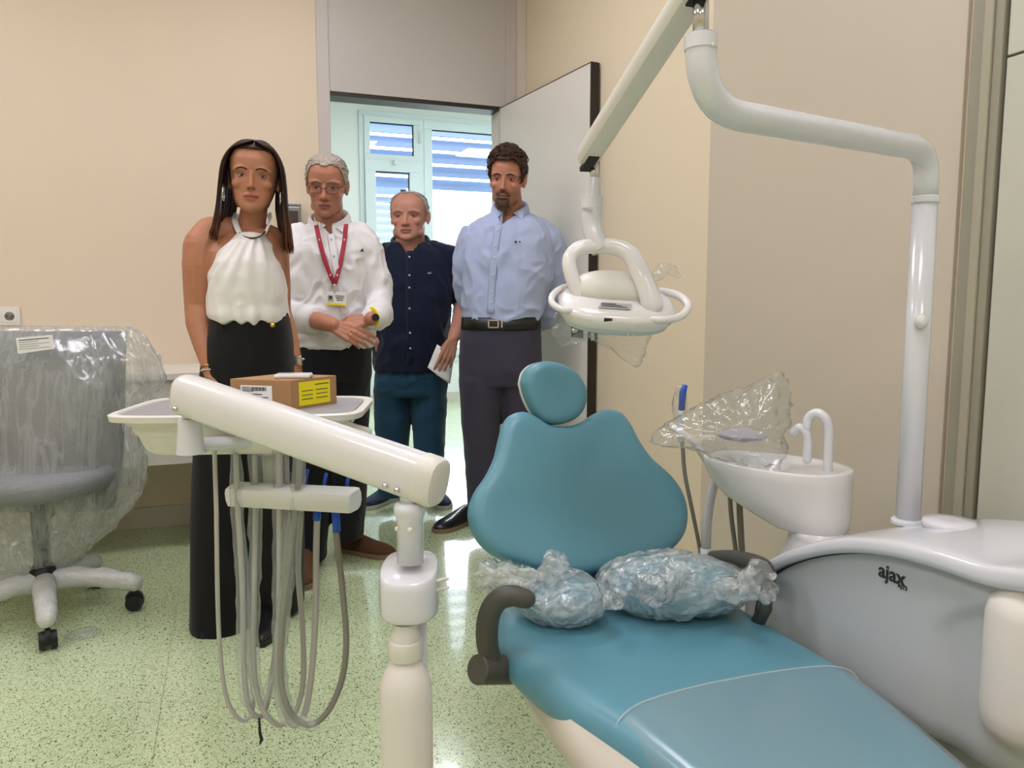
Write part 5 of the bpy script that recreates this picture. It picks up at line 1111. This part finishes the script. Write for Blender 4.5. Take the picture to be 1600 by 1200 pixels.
a_.finish(lip=(150, 92, 84), flush=.2, beard=((140, 108, 96), .25, 'stubble'))
a_.eyes((.1, .35), .3, (62, 56, 50), (120, 106, 96), .0028)
a_.hair([(0, .082), (25, .086), (45, .076), (58, .045), (70, .02), (82, -.01), (92, .0), (105, .015), (125, -.03), (180, -.07)], (168, 158, 146), 1300, .026, .0026, (0, .8, -.3), .0045)
sb_ = MB(); a_.rings(sb_, ator, 44, 2.4)
a_.limb(sb_, [(470, 374, .045, .06), (458, 392, .04, .066), (450, 436, .03, .062), (452, 470, .0, .056), (462, 488, -.035, .053), (478, 496, -.085, .05), (489, 499, -.115, .047)])
a_.limb(sb_, [(560, 374, .045, .06), (572, 390, .04, .064), (584, 430, .03, .056), (592, 462, .0, .05), (594, 482, -.045, .047), (591, 494, -.11, .045), (587, 497, -.145, .043)])
ash = a_.cloth('shirt', sb_, m_shirtw, .0055, 3, .014, (11, 11, 8), 11, vneck=(517, 368, 499, 534, 345))
a_.collar(a_.L(515, 352, .045), .066, .068, m_shirtw, .04, .5, open_=.75)
for sx_ in (-1, 1):
    c0 = a_.L(515+sx_*6, 352, -.035); c1 = a_.L(515+sx_*26, 338, .02); c2 = a_.L(515+(sx_*20), 363, -.05)
    a_.ob('collar_point', MB().add([c0, c1, c2, c0+(0, .006, 0), c1+(0, .006, 0), c2+(0, .006, 0)], [(0, 1, 2), (5, 4, 3), (0, 3, 4, 1), (1, 4, 5, 2), (2, 5, 3, 0)]), m_shirtw, ash, smooth=False, bevel=.002)
def placket(p, sh, pts, wid, m, nb, bm_=m_btn, name='placket'):
    Q = [stick(p, sh, x, y, .003) for x, y in pts]; P = catmull(Q, 4); o = p.ob(name, MB().tube(P, wid, 8, flat=.12, up=(0, -1, 0)), m, sh)
    for k in range(nb):
        q = P[int((k+.5)/nb*(len(P)-1))]; p.ob('button', MB().ell(q+(0, -.004, 0), (.005, .0022, .005)), bm_, sh)
    return o
placket(a_, ash, [(517, 366), (522, 400), (528, 440), (535, 475), (541, 505)], .014, m_shirtw, 5)
lanp = [[(494, 352), (500, 375), (508, 405), (517, 430), (523, 443)], [(541, 350), (539, 375), (534, 405), (528, 430), (524, 443)]]
m_lan = mat('crimson_lanyard', (158, 22, 48), .6)
lan = thing('lanyard', 'crimson neck lanyard with white badge holder worn over the white shirt', 'lanyard', tuple(Matrix.Rotation(0, 3, 'Z')@Vector(a_.root.location)), -YAW)
for pth in lanp:
    Q = [stick(a_, ash, x, y, .009) for x, y in pth]; Q[0] = a_.L(pth[0][0], pth[0][1], -.045); obj('strap', MB().tube(catmull(Q, 5), .0085, 8, flat=.15, up=(0, -1, 0)), m_lan, lan)
    for k in (1, 3): q = stick(a_, ash, *pth[k], .011); obj('print_mark', MB().ell(q, (.003, .0008, .004)), m_paper, lan)
ck = stick(a_, ash, 524, 445, .012); obj('clip', MB().caps(ck, ck+(0, -.003, -.03), .004, .003, 10), m_chrome, lan)
bc2 = stick(a_, ash, 527, 467, .018); Mb_ = rotz(.0)@Rot(0, 0, 4)
bd2 = obj('badge', MB().obox(bc2, .040, .0018, .026, Mb_), m_paper, lan, smooth=False, bevel=.001)
def bpl(u, v, hu_, hv, m, nm): obj(nm, MB().obox(bc2+Mb_@np.array([u, -.0024, v]), hu_, .0006, hv, Mb_), m, bd2, smooth=False)
bpl(-.022, .0, .011, .012, m_lbl, 'badge_photo'); bpl(0, -.021, .038, .0045, m_yellow, 'yellow_strip'); bpl(-.022, .004, .006, .007, m_ink, 'portrait')
for k in range(3): bpl(.014, .012-.008*k, .018-.003*k, .0014, m_ink, 'print_line')
a_.ob('chest_emblem', MB().add([stick(a_, ash, 562, 393, .003), stick(a_, ash, 569, 393, .003), stick(a_, ash, 567, 388, .003)], [(0, 1, 2)]), m_ink, ash, smooth=False, solid=.001)
# rolled cuff + cuff + watch
a_.ob('rolled_cuff', MB().tube([a_.L(478, 496, -.085), a_.L(490, 499, -.117), a_.L(497, 501, -.132)], [.054, .055, .05], 24, caps=True), m_shirtw, ash)
a_.ob('cuff', MB().tube([a_.L(591, 492, -.11), a_.L(586, 496.5, -.15)], [.049, .046], 24), m_shirtw, ash)
wt2 = band(a_, a_.L(582, 496, -.178), (-.8, -.9, -.1), .032, .010, m_yellow, 'watch_strap', .3)
a_.ob('watch_case', MB().tube([a_.L(586, 496, -.208), a_.L(587, 496, -.218)], .014, 20), m_black, wt2, auto=40)
rg = a_.ob('ring', MB().tube([a_.L(547, 521, -.225)+.0105*np.array([cos(q)*.55, cos(q)*.5, sin(q)]) for q in np.linspace(0, 2*pi, 18)], .0018, 6), m_gold)
tb2 = MB(); a_.rings(tb2, [(464, 578, 508, .04, .135), (462, 579, 540, .04, .14), (460, 578, 590, .04, .14)], 40, 2.4)
a_.rings(tb2, [(460, 522, 570, .04, .12), (462, 518, 680, .03, .10), (464, 515, 780, .02, .085), (466, 510, 872, .01, .085)], 30)
a_.rings(tb2, [(514, 578, 570, .04, .12), (518, 573, 680, .05, .10), (521, 570, 780, .06, .085), (523, 567, 838, .065, .085)], 30)
atr = a_.cloth('trousers', tb2, m_btrou, .008, 4, .006, (6, 6, 4), 13)
def shoe_px(p, px, py, ang, *a, **k):
    q = p.L(px, py, 0); al, b = ray(px, py); d = -CAM_H/b; return p.shoe((al*d-p.x0, d-p.d), ang, *a, **k)
shoe_px(a_, 530, 858, 66, m_suede, m_sole, .29, .05, .085); shoe_px(a_, 478, 885, 12, m_suede, m_sole, .28, .05, .085)
# glasses
def glasses(p, col, y=-.1045):
    m_ = mat('spectacle_frame', col, .3, coat=.3); g = p.ob('glasses', MB().tube([p.H((x, y+.0035, -.001)) for x in (-.011, 0, .011)], .0013, 6), m_)
    for q in (-1, 1):
        P = [p.H((q*.0325+.0225*math.copysign(abs(cos(t))**.6, cos(t)), y+.002+6*max(0, abs(q*.0325+.0225*cos(t))-.03)**2, -.006+.0155*math.copysign(abs(sin(t))**.7, sin(t)))) for t in np.linspace(0, 2*pi, 33)]
        p.ob('rim', MB().tube(P, .0013, 6), m_, g); p.ob('lens', MB().add(P[:-1], [tuple(range(32))]), m_glass, g)
        p.ob('temple_arm', MB().tube([p.H((q*.054, y+.003, .004)), p.H((q*.072, -.07, .004)), p.H((q*.0785, -.0, .003)), p.H((q*.079, .012, -.004))], .0016, 6), m_, g)
glasses(a_, (40, 22, 24))

# ------------------------------------------------------------------ man in navy shirt
b_ = Person('person', 'balding man in navy short-sleeved shirt and jeans standing in the doorway', 640, 3.92, (190, 136, 116), (640, 337), -5, 6, 0, (1.2, 1.08, 1.0))
b_.lidm = mat('lid_navy', (166, 118, 100), .5); b_.head(1.05, 1.18)
b_.body.chain([(b_.H((0, .01, -.06)), .072), (b_.L(641, 372, .03), .074), (b_.L(641, 392, .05), .085)])
btor = [(608, 672, 383, .05, .09), (594, 694, 396, .05, .125), (588, 708, 415, .05, .15), (586, 708, 450, .04, .165), (586, 702, 490, .03, .18), (585, 700, 530, .03, .185), (586, 699, 565, .03, .18), (588, 697, 578, .03, .175)]
b_.rings(b_.body, loose(btor, 8))
b_.limb(b_.body, [(598, 402, .05, .055), (584, 440, .06, .05), (578, 485, .05, .043), (583, 515, -.02, .037), (591, 533, -.07, .031)])
b_.hand(b_.L(592, 535, -.075), (.35, -.1, -1), (-.3, -1, .0), 1, (.4, .4, .45, .5), sc=1.0)
b_.limb(b_.body, [(700, 405, .05, .055), (714, 440, .06, .05), (722, 480, .04, .044), (716, 508, -.06, .038), (709, 528, -.135, .031)])
b_.hand(b_.L(708, 531, -.15), (-.35, -.12, -1), (.3, -1, .1), -1, (.16, .18, .2, .22), .05, 1.05, (.35, .1))
for ss in (-1, 1): b_.limb(b_.body, [(643+ss*22, 575, .03, .10), (643+ss*29, 680, .03, .07), (643+ss*33, 765, .05, .05)])
b_.finish(lip=(160, 100, 92), flush=.25)
b_.eyes((-.05, .3), .3, (60, 48, 40), (110, 92, 80), .0024)
b_.hair([(0, .112), (35, .110), (55, .095), (68, .05), (78, .015), (88, .0), (100, .01), (125, -.035), (180, -.07)], (170, 160, 152), 700, .02, .0028, (0, .6, -.6), .004)
sb_ = MB(); b_.rings(sb_, btor, 44, 2.35)
b_.limb(sb_, [(612, 398, .05, .07), (596, 406, .05, .078), (586, 435, .055, .074), (581, 460, .055, .068)]); b_.limb(sb_, [(682, 398, .05, .07), (701, 408, .05, .078), (712, 435, .055, .07), (718, 459, .06, .066)])
bsh = b_.cloth('shirt', sb_, m_navy, .0065, 3, .011, (8, 8, 5), 21, vneck=(640, 397, 622, 659, 376))
b_.collar(b_.L(641, 384, .05), .083, .082, m_navy, .036, .4, open_=1.1)
placket(b_, bsh, [(640, 392), (640, 430), (640, 470), (641, 520), (642, 568)], .015, m_navy, 6)
q = stick(b_, bsh, 671, 427, .004); b_.ob('chest_emblem', MB().ell(q, (.011, .001, .004)).ell(q+(.004, 0, .004), (.005, .001, .003)), mat('pale_embroidery', (120, 140, 150), .7), bsh)
tb2 = MB(); b_.rings(tb2, [(588, 698, 560, .03, .165), (586, 699, 590, .03, .165), (586, 698, 615, .03, .15)], 40, 2.4)
b_.rings(tb2, [(586, 644, 600, .03, .135), (588, 640, 660, .03, .115), (592, 634, 720, .03, .10), (592, 630, 772, .04, .095)], 30); b_.rings(tb2, [(641, 698, 600, .03, .135), (645, 695, 660, .03, .115), (650, 692, 720, .03, .10), (653, 692, 772, .04, .095)], 30)
b_.cloth('jeans', tb2, m_jean, .009, 3, .008, (6, 6, 7), 23)
shoe_px(b_, 618, 778, -28, m_navysh, m_wsole, .28, .05, .085); shoe_px(b_, 672, 777, 24, m_navysh, m_wsole, .28, .05, .085)
pA, pB, pC, pD = (b_.L(x, y, dd) for x, y, dd in ((683, 538, -.142), (710, 556, -.137), (703, 600, -.142), (668, 574, -.164)))
pr = b_.root; pw = Matrix.Translation(pr.location)@Matrix.Rotation(-YAW, 4, 'Z'); G = []
for i in range(9):
    for j in range(9):
        u, v = i/8, j/8; p = (pA*(1-u)+pB*u)*(1-v)+(pD*(1-u)+pC*u)*v; p = p+np.array([0, -.012*sin(pi*u)-.006*sin(2*pi*v), 0]); G.append(pw@Vector(p))
me = bpy.data.meshes.new('paper'); me.from_pydata([tuple(g) for g in G], [], [(i*9+j, i*9+j+1, (i+1)*9+j+1, (i+1)*9+j) for i in range(8) for j in range(8)])
tag(obj('paper_sheet', me, m_paper, solid=.0012), 'folded white paper sheet held by the man in the navy shirt', 'paper')

# ------------------------------------------------------------------ bearded man in light-blue shirt
c_ = Person('person', 'bearded man in light-blue shirt and dark trousers, hands behind his back', 790, 3.48, (178, 122, 98), (793, 278), -10, 12, 4, (.98, 1.0, 1.0))
c_.lidm = mat('lid_beard', (152, 102, 82), .5); c_.head(1.0, 1.0)
c_.body.chain([(c_.H((0, .012, -.05)), .058), (c_.L(796, 325, .035), .060), (c_.L(797, 345, .05), .07)])
ctor = [(766, 830, 335, .05, .07), (750, 846, 348, .05, .10), (734, 862, 366, .05, .115), (729, 866, 385, .045, .127), (727, 866, 410, .04, .135), (727, 856, 450, .035, .135), (724, 848, 480, .035, .135), (724, 843, 500, .035, .13)]
c_.rings(c_.body, loose(ctor, 8))
c_.limb(c_.body, [(746, 374, .06, .04), (730, 420, .10, .045), (730, 475, .15, .04), (755, 505, .21, .034), (775, 515, .23, .03)]); c_.hand(c_.L(777, 516, .23), (1, .1, -.3), (0, 1, .2), 1, (.4, .4, .4, .4))
c_.limb(c_.body, [(850, 376, .06, .04), (864, 420, .10, .045), (860, 475, .15, .04), (830, 508, .21, .034), (800, 517, .25, .03)]); c_.hand(c_.L(798, 517, .25), (-1, .1, -.3), (0, 1, .2), -1, (.4, .4, .4, .4))
for ss in (-1, 1): c_.limb(c_.body, [(782+ss*22, 530, .03, .08), (782+ss*32, 680, .035, .045), (784+ss*33, 795, .06, .035)])
c_.finish(lip=(150, 96, 88), flush=.15, beard=((84, 60, 46), .6, 'full'))
c_.eyes((-.1, .3), .3, (54, 44, 36), (52, 36, 26), .0034, -.001)
vol = lambda a, z: .012*max(0, (z-.02)/.09)+.012*max(0, (z-.06)/.05)*max(0, cos(a))
c_.hair([(0, .072), (25, .076), (42, .07), (56, .04), (68, .012), (80, -.018), (90, -.004), (105, .012), (125, -.03), (180, -.075)], (58, 38, 26), 1300, .034, .0042, (-.3, .35, .25), .009, .8, vol=vol)
lk = MB()      # chin beard and moustache
for i in range(420):
    x = random.gauss(0, .018); z = random.uniform(-.122, -.078)
    if random.random() < .25: x = random.uniform(-.026, .026); z = random.uniform(-.060, -.053)
    if abs(x) > .04 or (abs(x) < .02 and -.085 < z < -.062): continue
    az = math.asin(max(-.95, min(.95, x/.06))); p = hpt(az, max(z, -.112), .002); p[2] = z; p[1] -= .004*(1 if z < -.09 else .3); l = random.uniform(.008, .016); r_ = random.uniform(.0012, .002)
    lk.tube([c_.H(p), c_.H(p+np.array([x*.1, -.003, -l*.5])), c_.H(p+np.array([x*.15, -.002, -l]))], [r_, r_, r_*.3], 4)
c_.ob('beard', lk, mat('beard_hair', (92, 68, 52), .7, vary=(90, .3)))
sb_ = MB(); c_.rings(sb_, ctor, 44, 2.4)
c_.limb(sb_, [(756, 360, .05, .048), (738, 374, .055, .06), (728, 415, .09, .058), (729, 460, .14, .053), (740, 492, .185, .05), (758, 506, .215, .046)])
c_.limb(sb_, [(842, 360, .05, .048), (858, 376, .055, .062), (866, 415, .09, .060), (864, 460, .14, .054), (852, 494, .185, .05), (832, 508, .215, .046)])
csh = c_.cloth('shirt', sb_, m_shirtb, .0055, 3, .013, (10, 10, 7), 31, vneck=(783, 350, 777, 812, 330))
c_.collar(c_.L(797, 334, .048), .067, .068, m_shirtb, .04, .45, open_=.8)
for sx_ in (-1, 1):
    c0 = c_.L(794+sx_*8, 333, -.035); c1 = c_.L(796+sx_*25, 322, .0); c2 = c_.L(795+(sx_*22), 344, -.05)
    c_.ob('collar_point', MB().add([c0, c1, c2, c0+(0, .006, 0), c1+(0, .006, 0), c2+(0, .006, 0)], [(0, 1, 2), (5, 4, 3), (0, 3, 4, 1), (1, 4, 5, 2), (2, 5, 3, 0)]), m_shirtb, csh, smooth=False, bevel=.002)
placket(c_, csh, [(779, 352), (774, 385), (771, 420), (768, 455), (767, 490)], .016, m_shirtb, 6)
for dx, sc_ in ((0, .005), (6, .004)):
    q = stick(c_, csh, 806+dx, 378, .003); c_.ob('chest_emblem', MB().ell(q, (sc_, .001, .006 if dx == 0 else .004)), m_ink, csh)
tb2 = MB(); c_.rings(tb2, [(724, 842, 498, .035, .128), (720, 845, 530, .035, .135), (718, 846, 575, .035, .135), (719, 845, 600, .035, .125)], 40, 2.4)
c_.rings(tb2, [(718, 786, 590, .03, .12), (722, 780, 660, .03, .10), (728, 775, 730, .04, .088), (730, 772, 780, .05, .08), (733, 770, 806, .055, .08)], 30); c_.rings(tb2, [(778, 845, 590, .04, .12), (786, 842, 660, .05, .10), (792, 840, 730, .06, .088), (796, 838, 795, .07, .085)], 30)
c_.cloth('trousers', tb2, m_chino, .008, 4, .006, (6, 6, 5), 33)
bl = []
for xl, xr, y, dd, ry in ((723, 843, 495, .035, .1335), (722.5, 843.5, 505, .035, .1375), (722, 844, 514, .035, .1385)):
    a, b = c_.L(xl, y, dd), c_.L(xr, y, dd); bl.append(((a[0]+b[0])/2, dd, a[2], abs(b[0]-a[0])/2+.005, ry+.003, 2.4))
bel = c_.ob('belt', MB().loft(bl, 48, caps=True), mat('black_belt_leather', (20, 18, 18), .4, bump=(300, .2)))
q = c_.L(771, 506, .035-.147); bk = c_.ob('buckle', MB().box(tuple(q+(-.024, -.004, -.018)), tuple(q+(-.018, .002, .018))).box(tuple(q+(.018, -.004, -.018)), tuple(q+(.024, .002, .018))).box(tuple(q+(-.024, -.004, -.018)), tuple(q+(.024, .002, -.013))).box(tuple(q+(-.024, -.004, .013)), tuple(q+(.024, .002, .018))), m_silver, bel, smooth=False)
c_.ob('belt_tip', MB().box(tuple(q+(.034, -.004, -.016)), tuple(q+(.04, .001, .016))), m_silver, bel, smooth=False)
shoe_px(c_, 742, 812, -38, m_bshoe, m_sole, .29, .05, .085); shoe_px(c_, 810, 806, 10, m_bshoe, m_sole, .29, .05, .085)
